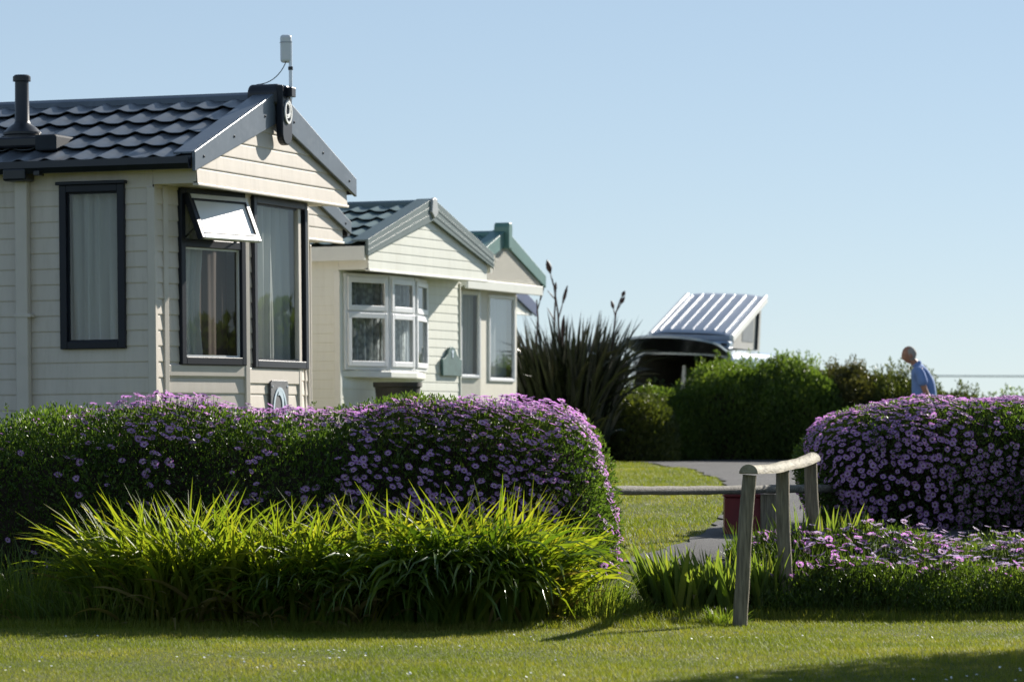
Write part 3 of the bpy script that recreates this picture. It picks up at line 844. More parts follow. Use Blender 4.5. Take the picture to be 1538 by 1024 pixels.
# dark planter below the bay
pp = pick(M2, Vector((0, -0.45, 0)), Vector((1, 0, 0)), 600, 574)
pt = thing('planter', 'dark planter standing under the white bay window of the cream caravan', 'planter', (M2 @ Vector((pp[0], -0.42, 0)))[:], ph2)
mb = MB(); zz = pp[1]
mb.lathe([(0.17, 0.0), (0.21, zz * 0.55), (0.26, zz - 0.06), (0.28, zz - 0.05), (0.28, zz), (0.24, zz), (0.23, zz - 0.05)], (0, 0, 0), 20); mb.build('pot', M['dark_planter'], pt, smooth=40)
mb = MB(); mb.lathe([(0.22, zz - 0.06), (0.20, zz - 0.03), (0.05, zz - 0.015)], (0, 0, 0), 16); mb.build('soil', M['dark_planter'], pt)

# ---------- older caravan with the dark green roof and upright cladding
R3 = dict(wall=M['pale'], trim=M['cream_trim'], tile=M['green_tile'], barge=M['green_barge'], gutter=M['black'], ridge=M['green_barge'], flat_front=True)
ph3 = R(70); Y3 = 54.0; far3 = Vector(at(810, 441, Y3)[:2]); W3 = 2.95; g3 = 0.36
c3 = far3 - Vector((math.cos(ph3), math.sin(ph3))) * W3
zg3 = gz(*c3); z3 = at(810, 441, Y3).z
n3 = Vector((math.sin(ph3), -math.cos(ph3))); O3 = Vector(c3) - n3 * g3
M3 = Matrix.Translation((O3.x, O3.y, zg3)) @ Matrix.Rotation(ph3, 4, 'Z')
FC3 = [(0.0, 0.0), (0.12, -0.01), (1.02, -0.16), (2.15, -0.16), (2.93, 0.0)]
fw3 = [Wall(FC3[i], FC3[i + 1]) for i in range(4)]
# windows picked on their own facets
W3b = box_of(M3, fw3[2], 733, 772, 442, 573)
W3a = box_of(M3, fw3[1], 697, 724, 436, 568)
FC3 = [(0.0, 0.0), (0.08, -0.005), (1.12, -0.16), (2.55, -0.16), (2.95, 0.0)]
fw3 = [Wall(FC3[i], FC3[i + 1]) for i in range(4)]
W3b = box_of(M3, fw3[2], 733, 772, 442, 573)
W3a = box_of(M3, fw3[1], 690, 725, 436, 568)
def cl(b, w): return (max(0.03, b[0]), min(w.len - 0.03, b[1]), b[2], b[3])
W3a = cl(W3a, fw3[1]); W3b = cl(W3b, fw3[2])
h3 = caravan('static_caravan', 'older pale caravan with a green gable edge and upright cladding in its gable', c3, ph3, 0.0, g3, W3, 7.0, z3, z3 + 0.24, z3 + 0.76, zg3, R3, upright=True,
             facets=FC3, facet_openings={1: [shrink(W3a, 0.02)], 2: [shrink(W3b, 0.02)]}, barge=(0.2, 0.15))
add_window(h3, fw3[1], *W3a, 0.04, M['pvc'], proud=0.025, curtains=[(0.35, 0.98, 0.03, 0.97, 'curtain', 4, 0.03, None)])
add_window(h3, fw3[2], *W3b, 0.04, M['pvc'], proud=0.025, glass='glass_sky', curtains=[(0.03, 0.97, 0.03, 0.97, 'blind', 6, 0.006, None)])
mb = MB()
q = [(-0.07, -0.20), (0.07, -0.20), (0.08, 0.10), (0.05, 0.16), (-0.05, 0.16), (-0.08, 0.10)]
mb.prism([(W3 / 2 + a, -g3 - 0.11, h3.zA + b) for a, b in q], (0, 0.22, 0)); mb.build('peak_cap', M['green_barge'], h3.root, bevel=0.015)

# ---------- farthest caravan: only the blue edged gable corner shows
R4 = dict(wall=M['cream'], trim=M['cream_trim'], tile=M['navy'], barge=M['navy'], gutter=M['navy'], ridge=M['navy'])
Y4 = 64.0; far4 = Vector(at(798, 472, Y4)[:2]); ph4 = R(70)
c4 = far4 - Vector((math.cos(ph4), math.sin(ph4))) * 2.9; z4 = at(798, 472, Y4).z
caravan('static_caravan', 'farthest caravan showing only a blue edged gable corner beside the spiky flax', c4, ph4, 0.0, 0.36, 2.9, 6.0, z4, z4 + 0.16, z4 + 0.62, gz(*c4), R4, barge=(0.24, 0.2))
# ------------------------------------------------------------------ plants
M['leaf_hedge'] = foliage('daisy_bush_leaf', [(0.026, 0.052, 0.013), (0.063, 0.115, 0.023), (0.135, 0.185, 0.042)], 0.38)
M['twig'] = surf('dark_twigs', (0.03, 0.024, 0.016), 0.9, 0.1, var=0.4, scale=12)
M['leaf_low'] = foliage('low_bed_leaf', [(0.03, 0.055, 0.012), (0.065, 0.11, 0.02), (0.12, 0.165, 0.035)], 0.42)
M['petal'] = foliage('mauve_petal', [(0.39, 0.18, 0.53), (0.54, 0.27, 0.63), (0.69, 0.41, 0.72)], 0.45, (1.4, 1.1, 1.35), rough=0.6, spec=0.15, big=4)
M['petal_in'] = foliage('pale_petal_ring', [(0.50, 0.36, 0.52), (0.68, 0.52, 0.62)], 0.35, (1.0, 1.0, 1.0), rough=0.6, spec=0.15, big=4)
M['petal_pale'] = foliage('lilac_petal', [(0.42, 0.36, 0.62), (0.56, 0.47, 0.70), (0.68, 0.62, 0.76)], 0.4, (1.1, 1.0, 1.1), rough=0.6, spec=0.15, big=4)
M['eye'] = surf('flower_eye', (0.16, 0.075, 0.10), 0.8, 0.1, var=0.3)
M['crocosmia'] = foliage('yellow_green_blade', [(0.05, 0.09, 0.014), (0.11, 0.148, 0.020), (0.21, 0.205, 0.030)], 0.52, (2.6, 2.45, 0.75), rough=0.5, spec=0.3)
M['agapanthus'] = foliage('dark_strap_leaf', [(0.035, 0.075, 0.014), (0.075, 0.13, 0.022), (0.16, 0.195, 0.028)], 0.36, (2.3, 2.2, 0.5), rough=0.27, spec=0.55)
M['iris'] = foliage('iris_blade', [(0.05, 0.085, 0.028), (0.085, 0.125, 0.035), (0.20, 0.215, 0.045)], 0.50, (2.5, 2.4, 0.8), rough=0.36, spec=0.4)
M['straw'] = foliage('straw_blade', [(0.12, 0.10, 0.035), (0.20, 0.165, 0.06)], 0.3)
M['flax'] = foliage('bronze_flax_blade', [(0.010, 0.015, 0.009), (0.022, 0.030, 0.017), (0.045, 0.050, 0.028)], 0.06, (1.4, 1.1, 0.7), rough=0.22, spec=0.7)
M['stalk'] = surf('flax_stalk', (0.05, 0.026, 0.022), 0.6, 0.3, var=0.3)
M['shrub'] = foliage('back_shrub_leaf', [(0.028, 0.052, 0.015), (0.066, 0.108, 0.026), (0.135, 0.18, 0.045)], 0.42, (2.4, 2.4, 0.8))
M['shrub_brown'] = foliage('brown_green_leaf', [(0.026, 0.030, 0.012), (0.055, 0.062, 0.02), (0.10, 0.095, 0.035)], 0.34, (1.8, 1.7, 0.7))
M['shrub_yellow'] = foliage('yellow_green_leaf', [(0.025, 0.036, 0.010), (0.06, 0.08, 0.02), (0.12, 0.13, 0.034)], 0.36)
M['grass'] = foliage('lawn_blade', [(0.085, 0.125, 0.018), (0.15, 0.178, 0.032), (0.26, 0.235, 0.078)], 0.38, (1.8, 1.8, 0.55), rough=0.55, spec=0.12, big=0.9)
M['long_grass'] = foliage('long_grass_blade', [(0.05, 0.09, 0.015), (0.10, 0.15, 0.028), (0.20, 0.22, 0.06)], 0.42, (1.9, 1.9, 0.6), rough=0.4, spec=0.35)

def unit(v): return v / np.maximum(np.linalg.norm(v, axis=-1, keepdims=True), 1e-9)

def leaf_quads(P, D, size, aspect=0.5, fold=0.25, rng=RNG):
    """one bent kite per point; D = direction each leaf points in"""
    n = len(P); D = unit(D)
    a = unit(np.cross(D, rng.normal(size=(n, 3))))
    b = np.cross(D, a)
    s = size * rng.uniform(0.6, 1.3, n)[:, None]
    w = s * aspect * 0.5
    v0 = P; v2 = P + D * s + b * s * 0.15
    m = P + D * s * 0.5 + b * s * fold
    v1 = m + a * w; v3 = m - a * w
    V = np.stack([v0, v1, v2, v3], 1).reshape(-1, 3)
    Q = np.arange(n * 4).reshape(-1, 4)
    return V, Q

def blades(base, az, length, width, lean, droop, seg=7, power=1.5, rng=RNG, fold=0.25, face=None):
    """strap leaves, vectorised.  lean: start angle off vertical; droop: total extra bend"""
    n = len(base)
    t = np.linspace(0, 1, seg + 1)
    th = lean[:, None] + droop[:, None] * t[None] ** power
    ds = length[:, None] / seg
    thm = 0.5 * (th[:, 1:] + th[:, :-1])
    r = np.concatenate([np.zeros((n, 1)), np.cumsum(np.sin(thm) * ds, 1)], 1)
    z = np.concatenate([np.zeros((n, 1)), np.cumsum(np.cos(thm) * ds, 1)], 1)
    dx, dy = np.cos(az)[:, None], np.sin(az)[:, None]
    side = rng.normal(0, 0.06, n)[:, None] * t[None] ** 2 * length[:, None]
    tw = (rng.normal(0, 0.9, n) if face is None else face)[:, None] * (0.3 + 0.7 * t[None])
    px, py = -dy, dx
    cx = base[:, 0:1] + dx * r + px * side; cy = base[:, 1:2] + dy * r + py * side; cz = base[:, 2:3] + z
    w = width[:, None] * 0.5 * np.clip(0.55 + 1.1 * t, 0, 1)[None] * (1 - t[None] ** 3.0) + 0.0006
    # blade normal direction (perpendicular to stem line in the bending plane)
    nx, nz_ = -np.cos(th), np.sin(th)
    sx = px * np.cos(tw) + dx * nx * np.sin(tw); sy = py * np.cos(tw) + dy * nx * np.sin(tw); sz = nz_ * np.sin(tw)
    c = np.stack([cx, cy, cz], -1); s = np.stack([sx, sy, sz], -1) * w[..., None]
    nn = np.stack([dx * nx, dy * nx, nz_], -1)
    mid = c - nn * (w * fold * 2)[..., None]
    V = np.stack([c - s, mid, c + s], 2).reshape(-1, 3)       # n, seg+1, 3
    k = np.arange(n)[:, None, None] * (seg + 1) * 3
    j = np.arange(seg)[None, :, None] * 3
    i = np.arange(2)[None, None, :]
    a = k + j + i
    Q = np.stack([a, a + 1, a + 4, a + 3], -1).reshape(-1, 4)
    return V, Q

def strap_clump(name, label, cat, cx, cy, rx, ry, n, length, width, lean, droop, mat, group=None, wind=None, seed=1, z=None, straw=0, core_lean=None):
    rng = np.random.default_rng(seed)
    root = thing(name, label, cat, (cx, cy, gz(cx, cy) if z is None else z), 0, group)
    def make(n, nm, m, lk, lo, dr):
        a = rng.uniform(0, 2 * np.pi, n); q = np.sqrt(rng.uniform(0, 1, n))
        bx, by = np.cos(a) * q * rx, np.sin(a) * q * ry
        bz = ground(cx + bx, cy + by) - root.location.z - 0.02
        az = np.arctan2(by / ry, bx / rx) + rng.normal(0, 0.9, n)
        if wind is not None: az = np.where(rng.uniform(size=n) < wind[1], wind[0] + rng.normal(0, 0.6, n), az)
        ln = rng.uniform(lk[0], lk[1], n)
        V, Q = blades(np.stack([bx, by, bz], 1), az, ln, rng.uniform(width[0], width[1], n), rng.uniform(lo[0], lo[1], n) * (0.4 + 0.6 * q), rng.uniform(dr[0], dr[1], n), rng=rng)
        return np_obj(nm, V, Q, m, root, smooth=True)
    make(n, 'leaves', mat, length, lean, droop)
    if straw: make(straw, 'dead_leaves', M['straw'], (length[0] * 0.5, length[1] * 0.75), (0.5, 1.1), (0.8, 1.6))
    return root

# --- flowering bushes as a superellipse body
def bush_points(n, f, lo, hi, shell=(0.80, 1.03), seed=0, lump=0.10, lf=3.0):
    rng = np.random.default_rng(seed); out = []; got = 0
    lo = np.array(lo); hi = np.array(hi)
    while got < n:
        P = rng.uniform(lo, hi, (400000, 3))
        v = f(P) + lump * nz3(P, lf, seed + 5)
        P = P[(v > shell[0]) & (v < shell[1])]
        out.append(P); got += len(P)
    return np.concatenate(out)[:n]

def grad(f, P, e=0.01):
    g = np.stack([(f(P + d) - f(P - d)) for d in (np.eye(3) * e)], 1)
    return unit(g)

def daisy(petals=15, r0=0.010, r1=0.020, r2=0.030, cup=0.006, seed=0):
    rng = np.random.default_rng(seed); V = []; Q = []; mi = []
    for k in range(petals):
        a = 2 * np.pi * k / petals + rng.normal(0, 0.05); da = np.pi / petals * 1.02
        rr = r2 * rng.uniform(0.92, 1.06)
        def pt(r, aa, z): return (r * np.cos(aa), r * np.sin(aa), z)
        b = len(V); lift = rng.normal(0, 0.0012)
        V += [pt(r0, a - da, 0.001), pt(r0, a + da, 0.001), pt(r1, a + da, cup * 0.5 + lift), pt(r1, a - da, cup * 0.5 + lift)]
        Q.append([b, b + 1, b + 2, b + 3]); mi.append(1)
        b = len(V)
        V += [pt(r1, a - da, cup * 0.5 + lift), pt(r1, a + da, cup * 0.5 + lift), pt(rr, a + da * 0.62, cup + lift), pt(rr, a - da * 0.62, cup + lift)]
        Q.append([b, b + 1, b + 2, b + 3]); mi.append(0)
    for ring in ((0.0105, 0.001, 0.006, 0.006), (0.006, 0.006, 0.0005, 0.007)):
        for k in range(10):
            a0 = 2 * np.pi * k / 10; a1 = 2 * np.pi * (k + 1) / 10; b = len(V)
            V += [(ring[0]*np.cos(a0), ring[0]*np.sin(a0), ring[1]), (ring[0]*np.cos(a1), ring[0]*np.sin(a1), ring[1]),
                  (ring[2]*np.cos(a1), ring[2]*np.sin(a1), ring[3]), (ring[2]*np.cos(a0), ring[2]*np.sin(a0), ring[3])]
            Q.append([b, b + 1, b + 2, b + 3]); mi.append(2)
    return np.array(V), np.array(Q), np.array(mi)

def frames(Nrm, rng):
    Nrm = unit(Nrm); a = unit(np.cross(Nrm, rng.normal(size=Nrm.shape))); b = np.cross(Nrm, a)
    return a, b, Nrm

def flowers_on(parent, P, Nrm, scale, petal_mats, seed=0, individuals=100, off=(0, 0, 0)):
    """P world points; the nearest ones become single flower heads, the rest one part"""
    rng = np.random.default_rng(seed)
    A, B, Cc = frames(Nrm, rng)
    order = np.argsort(P[:, 1]); P, A, B, Cc, scale = P[order], A[order], B[order], Cc[order], scale[order]
    off = np.array(off)
    protos = []
    for s in range(3):
        V, Q, mi = daisy(14 + s, seed=s + seed)
        protos.append((V, Q, mi, np_mesh('flower_head', V, np.full(len(Q), 4), Q, petal_mats, mi, True)))
    k = min(individuals, len(P))
    for i in range(k):
        o = bpy.data.objects.new('flower_head', protos[i % 3][3])
        R3 = np.stack([A[i], B[i], Cc[i]], 1) * scale[i]
        m = np.eye(4); m[:3, :3] = R3; m[:3, 3] = P[i] - off
        link(o, parent); o.matrix_basis = Matrix(m.tolist())
    VV = []; QQ = []; MM = []; b = 0
    for i in range(k, len(P)):
        V, Q, mi, _ = protos[i % 3]
        W = (V[:, 0:1] * A[i] + V[:, 1:2] * B[i] + V[:, 2:3] * Cc[i]) * scale[i] + P[i] - off
        VV.append(W); QQ.append(Q + b); MM.append(mi); b += len(V)
    if VV:
        o = np_obj('flower_mass', np.concatenate(VV), np.concatenate(QQ), petal_mats, parent, np.concatenate(MM), True)
        tag(o, kind='stuff')

def stems(P, D, ln, r=0.0018):
    """thin flower stems below the heads: three sided strips"""
    n = len(P); D = unit(D); a = unit(np.cross(D, np.array([0.3, 0.8, 0.1]))) * r; b = np.cross(D, a)
    q = P - D * ln
    V = np.stack([P + a, P - a * 0.5 + b, P - a * 0.5 - b, q + a, q - a * 0.5 + b, q - a * 0.5 - b], 1).reshape(-1, 3)
    k = np.arange(n)[:, None] * 6
    Q = np.stack([k + [0, 1, 4, 3], k + [1, 2, 5, 4], k + [2, 0, 3, 5]], 1).reshape(-1, 4)
    return V, Q

# left hedge ---------------------------------------------------------------
LH = dict(yc=26.85, D=0.85, x1=0.735, R=0.52)
_pxs = [-400, 0, 100, 165, 205, 250, 310, 345, 400, 470, 540, 575, 600, 650, 700, 800, 860, 930]
_pys = [624, 626, 618, 618, 607, 604, 608, 616, 618, 615, 611, 603, 600, 605, 608, 614, 620, 630]
def lh_top(x):
    px = CX + x * F / 26.8
    return EYE + (CY - 7 - np.interp(px, _pxs, _pys)) * 26.8 / F
def lh_f(P):
    x, y, z = P[:, 0], P[:, 1], P[:, 2]
    T = lh_top(x) - 0.02
    ex = np.clip((x - (LH['x1'] - LH['R'])) / LH['R'], 0, 3)
    e = (np.abs(y - LH['yc']) / LH['D']) ** 2.6 + (np.clip(z, 0, 9) / T) ** 3.4 + ex ** 2.8
    return e ** (1 / 2.8)
lh = thing('flowering_hedge', 'long low hedge of mauve daisies running in front of the caravans on the left', 'hedge', (-2.0, 26.85, 0.25))
loc = np.array(lh.location)
P = bush_points(105000, lh_f, (-4.6, 25.8, 0.05), (0.9, 27.8, 1.62), seed=3, lump=0.07, lf=5)
P2 = bush_points(16000, lh_f, (-9.0, 25.8, 0.05), (-4.6, 27.8, 1.62), seed=4, lump=0.07, lf=5)
P = np.concatenate([P, P2])
D = grad(lh_f, P) + RNG.normal(0, 0.55, P.shape) + np.array([0, 0, 0.45])
V, Q = leaf_quads(P - loc, D, 0.036, 0.42)
np_obj('foliage', V, Q, M['leaf_hedge'], lh)
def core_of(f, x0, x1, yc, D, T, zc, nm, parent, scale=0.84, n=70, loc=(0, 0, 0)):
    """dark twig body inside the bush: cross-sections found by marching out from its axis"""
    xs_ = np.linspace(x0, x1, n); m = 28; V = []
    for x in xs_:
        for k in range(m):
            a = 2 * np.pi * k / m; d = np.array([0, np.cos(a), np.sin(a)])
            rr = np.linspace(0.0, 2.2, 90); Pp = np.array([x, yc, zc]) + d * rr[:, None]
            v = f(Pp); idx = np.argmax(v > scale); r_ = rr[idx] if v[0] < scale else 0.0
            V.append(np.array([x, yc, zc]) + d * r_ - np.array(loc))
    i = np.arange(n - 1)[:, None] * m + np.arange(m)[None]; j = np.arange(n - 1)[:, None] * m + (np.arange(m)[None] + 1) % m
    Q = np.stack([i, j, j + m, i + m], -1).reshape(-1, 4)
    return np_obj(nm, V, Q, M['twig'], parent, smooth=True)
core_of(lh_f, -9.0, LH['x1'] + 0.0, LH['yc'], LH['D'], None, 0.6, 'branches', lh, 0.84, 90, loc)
# flowers: thick at the right end and along the crest, few on the left face
rng = np.random.default_rng(21)
Pc = bush_points(60000, lh_f, (-3.6, 25.8, 0.25), (0.95, 27.7, 1.62), shell=(0.985, 1.03), seed=9, lump=0.05, lf=5)
G = grad(lh_f, Pc)
Pc = Pc[(G[:, 1] < 0.62)]; G = grad(lh_f, Pc)
px = CX + Pc[:, 0] * F / Pc[:, 1]; py = CY - (Pc[:, 2] - EYE) * F / Pc[:, 1]
topness = np.clip(G[:, 2], 0, 1)
den = np.interp(px, [0, 200, 420, 520, 600, 700, 900], [0.03, 0.05, 0.09, 0.25, 0.8, 1.3, 1.5])
den = den * np.interp(py, [600, 640, 720, 790, 850], [0.9, 0.75, 0.95, 0.35, 0.4])
crest = np.interp(px, [0, 150, 200, 230, 320, 350, 430, 520, 560, 600, 900], [0.03, 0.08, 0.4, 0.9, 0.8, 0.35, 0.4, 0.25, 0.9, 1.0, 1.0])
den = np.where(topness > 0.6, np.maximum(den, crest * np.clip((topness - 0.5) * 2, 0, 1)), den)
clump = 0.12 + 1.3 * np.clip(0.5 + 0.9 * nz3(Pc, 5.5, 77), 0, 1.3) ** 1.4
keep = rng.uniform(size=len(Pc)) < np.maximum(den * clump, 0.85 * crest * np.clip((topness - 0.55) * 2.2, 0, 1))
Pf, Gf = Pc[keep], G[keep]
# thin out overlaps
def thin(P, dmin, cap, rng):
    idx = rng.permutation(len(P)); cell = {}; sel = []
    for i in idx:
        k = tuple(np.floor(P[i] / dmin).astype(int)); ok = True
        for a in (-1, 0, 1):
            for b in (-1, 0, 1):
                for c in (-1, 0, 1):
                    for q in cell.get((k[0]+a, k[1]+b, k[2]+c), ()):
                        if np.sum((P[i] - P[q]) ** 2) < dmin * dmin: ok = False; break
        if ok:
            cell.setdefault(k, []).append(i); sel.append(i)
            if len(sel) >= cap: break
    return np.array(sel)
sel = thin(Pf, 0.038, 2400, rng); Pf, Gf = Pf[sel], Gf[sel]
Nf = Gf * 0.8 + np.array([0.22, 0.10, 0.62]) + rng.normal(0, 0.32, Pf.shape)
Pfl = Pf + unit(Gf) * 0.015 + np.array([0, 0, 0.022]) * rng.uniform(0.2, 1.8, (len(Pf), 1))
flowers_on(lh, Pfl, Nf, rng.uniform(0.62, 1.04, len(Pf)), [M['petal'], M['petal_in'], M['eye']], 5, 100, loc)
V, Q = stems(Pfl - loc, unit(Nf) + np.array([0, 0, 0.5]), 0.06); tag(np_obj('flower_stems', V, Q, M['leaf_hedge'], lh), kind='stuff')
print('left flowers', len(Pf))
# a few shoots standing above the crest
sh = []
for (qx, h) in ((12, .10), (82, .09), (123, .08), (330, .07), (470, .07), (655, .06), (700, .05), (742, .08), (35, .05), (150, .05), (520, .05), (850, .07)):
    x = (qx - CX) * 26.7 / F; sh.append((x, 26.7 + random.uniform(-.2, .2), float(lh_top(np.array([x]))[0]) - 0.05, h + 0.06))
sh = np.array(sh); PP = []; DD = []
for s_ in sh:
    for k in range(26):
        u = random.random(); PP.append((s_[0] + random.gauss(0, 0.008), s_[1] + random.gauss(0, 0.008), s_[2] + u * s_[3])); DD.append((random.gauss(0, 0.7), random.gauss(0, 0.7), 0.8))
V, Q = leaf_quads(np.array(PP) - loc, np.array(DD), 0.026, 0.35); tag(np_obj('shoots', V, Q, M['leaf_low'], lh), kind='stuff')

# right bush ---------------------------------------------------------------
RB = dict(yc=31.3, D=1.0, x0=2.37, x1=8.2, zc=1.06)
_rx = [1190, 1215, 1250, 1290, 1340, 1400, 1450, 1480, 1538, 1800, 2200]; _ry = [660, 628, 614, 610, 606, 598, 602, 606, 602, 604, 610]
def rb_f(P):
    x, y, z = P[:, 0], P[:, 1], P[:, 2]
    T = EYE + (CY - 4 - np.interp(CX + x * F / 31.0, _rx, _ry)) * 31.0 / F
    H = T - RB['zc']
    ex = np.clip((RB['x0'] + 0.75 - x) / 0.75, 0, 3); ex2 = np.clip((x - RB['x1'] + 0.7) / 0.7, 0, 3)
    zz = np.where(z > RB['zc'], (z - RB['zc']) / H, (RB['zc'] - z) / 0.74)
    e = (np.abs(y - RB['yc']) / RB['D']) ** 2.6 + np.abs(zz) ** 2.6 + ex ** 2.4 + ex2 ** 2.4
    return e ** (1 / 2.6)
rb = thing('flowering_bush', 'big rounded bush thick with mauve daisies at the right, a man walking behind it', 'bush', (4.4, 31.3, 0.48))
loc = np.array(rb.location)
P = bush_points(80000, rb_f, (2.2, 30.1, 0.35), (5.3, 32.4, 1.75), seed=13, lump=0.07, lf=5)
P2 = bush_points(20000, rb_f, (5.3, 30.1, 0.35), (8.4, 32.4, 1.75), seed=14, lump=0.07, lf=5)
P = np.concatenate([P, P2])
D = grad(rb_f, P) + RNG.normal(0, 0.55, P.shape) + np.array([0, 0, 0.4])
V, Q = leaf_quads(P - loc, D, 0.034, 0.42); np_obj('foliage', V, Q, M['leaf_hedge'], rb)
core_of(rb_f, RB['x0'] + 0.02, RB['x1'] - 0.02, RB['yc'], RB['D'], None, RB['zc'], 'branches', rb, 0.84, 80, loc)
mb = MB()
for (x, y) in ((2.85, 31.0), (3.05, 31.4), (3.7, 31.2), (4.6, 31.3), (5.6, 31.3), (6.7, 31.3)):
    mb.tube([(x - 4.4, y - 31.3, -0.1), (x - 4.38, y - 31.32, 0.25), (x - 4.5, y - 31.3, 0.6)], [0.05, 0.035, 0.02], 7)
build_each(mb, 'stem', M['twig'], rb, smooth=50)
Pc = bush_points(70000, rb_f, (2.2, 30.1, 0.4), (5.3, 32.3, 1.75), shell=(0.985, 1.03), seed=19, lump=0.05, lf=5)
G = grad(rb_f, Pc); k = (G[:, 1] < 0.55); Pc, G = Pc[k], G[k]
py = CY - (Pc[:, 2] - EYE) * F / Pc[:, 1]
den = np.interp(py, [590, 680, 740, 790, 830], [1.0, 0.85, 0.62, 0.35, 0.1])
clump = 0.15 + 1.3 * np.clip(0.6 + 0.8 * nz3(Pc, 5.0, 31), 0, 1.3) ** 1.3
k = rng.uniform(size=len(Pc)) < den * clump * 1.0; Pf, Gf = Pc[k], G[k]
sel = thin(Pf, 0.037, 2600, rng); Pf, Gf = Pf[sel], Gf[sel]
Nf = Gf * 0.9 + np.array([0.1, -0.05, 0.5]) + rng.normal(0, 0.32, Pf.shape)
Pfl = Pf + unit(Gf) * 0.02 + np.array([0, 0, 0.02]) * rng.uniform(0.2, 1.5, (len(Pf), 1))
flowers_on(rb, Pfl, Nf, rng.uniform(0.64, 1.08, len(Pf)), [M['petal'], M['petal_in'], M['eye']], 6, 100, loc)
V, Q = stems(Pfl - loc, unit(Nf) + np.array([0, 0, 0.5]), 0.06); tag(np_obj('flower_stems', V, Q, M['leaf_hedge'], rb), kind='stuff')
print('right flowers', len(Pf))

# low border at the right ----------------------------------------------------
bd = thing('flower_border', 'low border of lilac daisies with bright green stems along the lawn edge at the right', 'flower bed', (3.0, 26.4, 0.05))
loc = np.array(bd.location); rng = np.random.default_rng(5)
def bd_top(x, y):
    return 0.22 + 0.075 * np.clip(x - 1.9, 0, 3) + 0.04 * np.sin(x * 3.1) + 0.03 * np.sin(x * 7.3 + y * 4) + 0.03 * np.sin(y * 9) - 0.10 * smooth((1.75 - x) / 0.35)
n = 36000
x = rng.uniform(1.50, 5.2, n); y = 25.85 + rng.uniform(0, 1, n) ** 1.2 * 1.25 + 0.06 * np.sin(x * 6)
y = np.where(x < 1.8, np.maximum(y, 25.4 + 0.4 * rng.uniform(size=n)), y)
g0 = ground(x, y); h = bd_top(x, y) * np.clip((y - 25.70) / 0.22, 0.55, 1)
u = rng.uniform(0, 1, n) ** 0.8
P = np.stack([x, y, g0 + h * u], 1)
D = np.stack([rng.normal(0, .5, n), rng.normal(-0.15, .5, n), rng.uniform(0.5, 1.3, n)], 1)
V, Q = leaf_quads(P - loc, D, 0.05, 0.22); np_obj('foliage', V, Q, M['leaf_low'], bd)
n = 2600
x = rng.uniform(1.52, 5.2, n); y = 25.9 + rng.uniform(0, 1, n) * 1.1; g0 = ground(x, y)
b = np.stack([x, y, g0 - 0.02], 1) - loc
V, Q = blades(b, rng.uniform(0, 6.28, n), rng.uniform(0.18, 0.42, n), rng.uniform(0.006, 0.012, n), rng.uniform(0, 0.3, n), rng.uniform(0, 0.7, n), seg=4, rng=rng); np_obj('stems', V, Q, M['leaf_low'], bd)
def border_flowers(x0, x1, y0, y1, n, mats, pal, lift, scale, seed, tilt):
    rng = np.random.default_rng(seed)
    x = rng.uniform(x0, x1, n); y = rng.uniform(y0, y1, n)
    z = ground(x, y) + bd_top(x, y) + rng.normal(lift, 0.022, n)
    P = np.stack([x, y, z], 1); sel = thin(P, 0.05, n, rng); P = P[sel]
    N_ = np.array(tilt) + rng.normal(0, 0.35, P.shape); N_[:, 2] = np.abs(N_[:, 2]) + 0.25
    return P, N_, rng.uniform(scale[0], scale[1], len(P))
Pa, Na, Sa = border_flowers(1.50, 3.6, 25.95, 27.0, 520, None, None, 0.0, (0.8, 1.12), 41, (0.25, 0.15, 0.75))
k = rng.uniform(size=len(Pa)) < np.interp(Pa[:, 0], [1.6, 2.2, 3.0, 3.6], [1, 1, 0.7, 0.3]); Pa, Na, Sa = Pa[k], Na[k], Sa[k]
Pb, Nb, Sb = border_flowers(2.0, 5.2, 26.0, 27.1, 760, None, None, 0.045, (0.8, 1.08), 42, (0.12, 0.08, 1.1))
k = rng.uniform(size=len(Pb)) < np.interp(Pb[:, 0], [2.0, 2.6, 3.2, 4.0], [0.25, 0.55, 1, 1]); Pb, Nb, Sb = Pb[k], Nb[k], Sb[k]
flowers_on(bd, Pa, Na, Sa, [M['petal'], M['petal_in'], M['eye']], 7, 50, loc)
flowers_on(bd, Pb, Nb, Sb, [M['petal_pale'], M['petal_in'], M['eye']], 8, 50, loc)
for PP, NN in ((Pa, Na), (Pb, Nb)):
    V, Q = stems(PP - loc, np.array([0, 0, 1.0]) + 0.3 * unit(NN), 0.16); tag(np_obj('flower_stems', V, Q, M['leaf_low'], bd), kind='stuff')

# strap-leaved row before the left hedge ------------------------------------
row = 'strap-leaved clumps along the foot of the long hedge'
def X(px, Y): return (px - CX) * Y / F
specs = [
    (212, 24.93, 'sprawling yellow-green strap clump at the far left end of the row, its blades fanning left', 0.30, 0.28, 300, (0.5, 0.98), -0.0),
    (272, 24.93, 'yellow-green strap clump next to the sprawling one at the left end of the row', 0.30, 0.28, 340, (0.52, 1.03), 0.0),
    (335, 24.92, 'yellow-green strap clump in the row below the near caravan bay window', 0.30, 0.28, 340, (0.52, 1.00), 0.0),
    (425, 24.92, 'yellow-green strap clump in the row below the house plaque of the near caravan', 0.30, 0.28, 340, (0.52, 1.02), 0.0),
    (520, 24.93, 'yellow-green strap clump in the row directly left of the drooping dark one', 0.30, 0.28, 340, (0.52, 1.02), 0.0),
    (620, 25.05, 'yellow-green strap clump rising behind the left half of the drooping dark clump', 0.32, 0.22, 380, (0.62, 1.03), 0.0),
    (725, 25.06, 'tall yellow-green strap clump rising behind the right half of the drooping dark clump', 0.32, 0.22, 400, (0.62, 1.05), 0.0),
    (800, 25.0, 'yellow-green strap clump at the right end of the row leaning towards the gap', 0.22, 0.24, 260, (0.45, 0.78), 0.0),
]
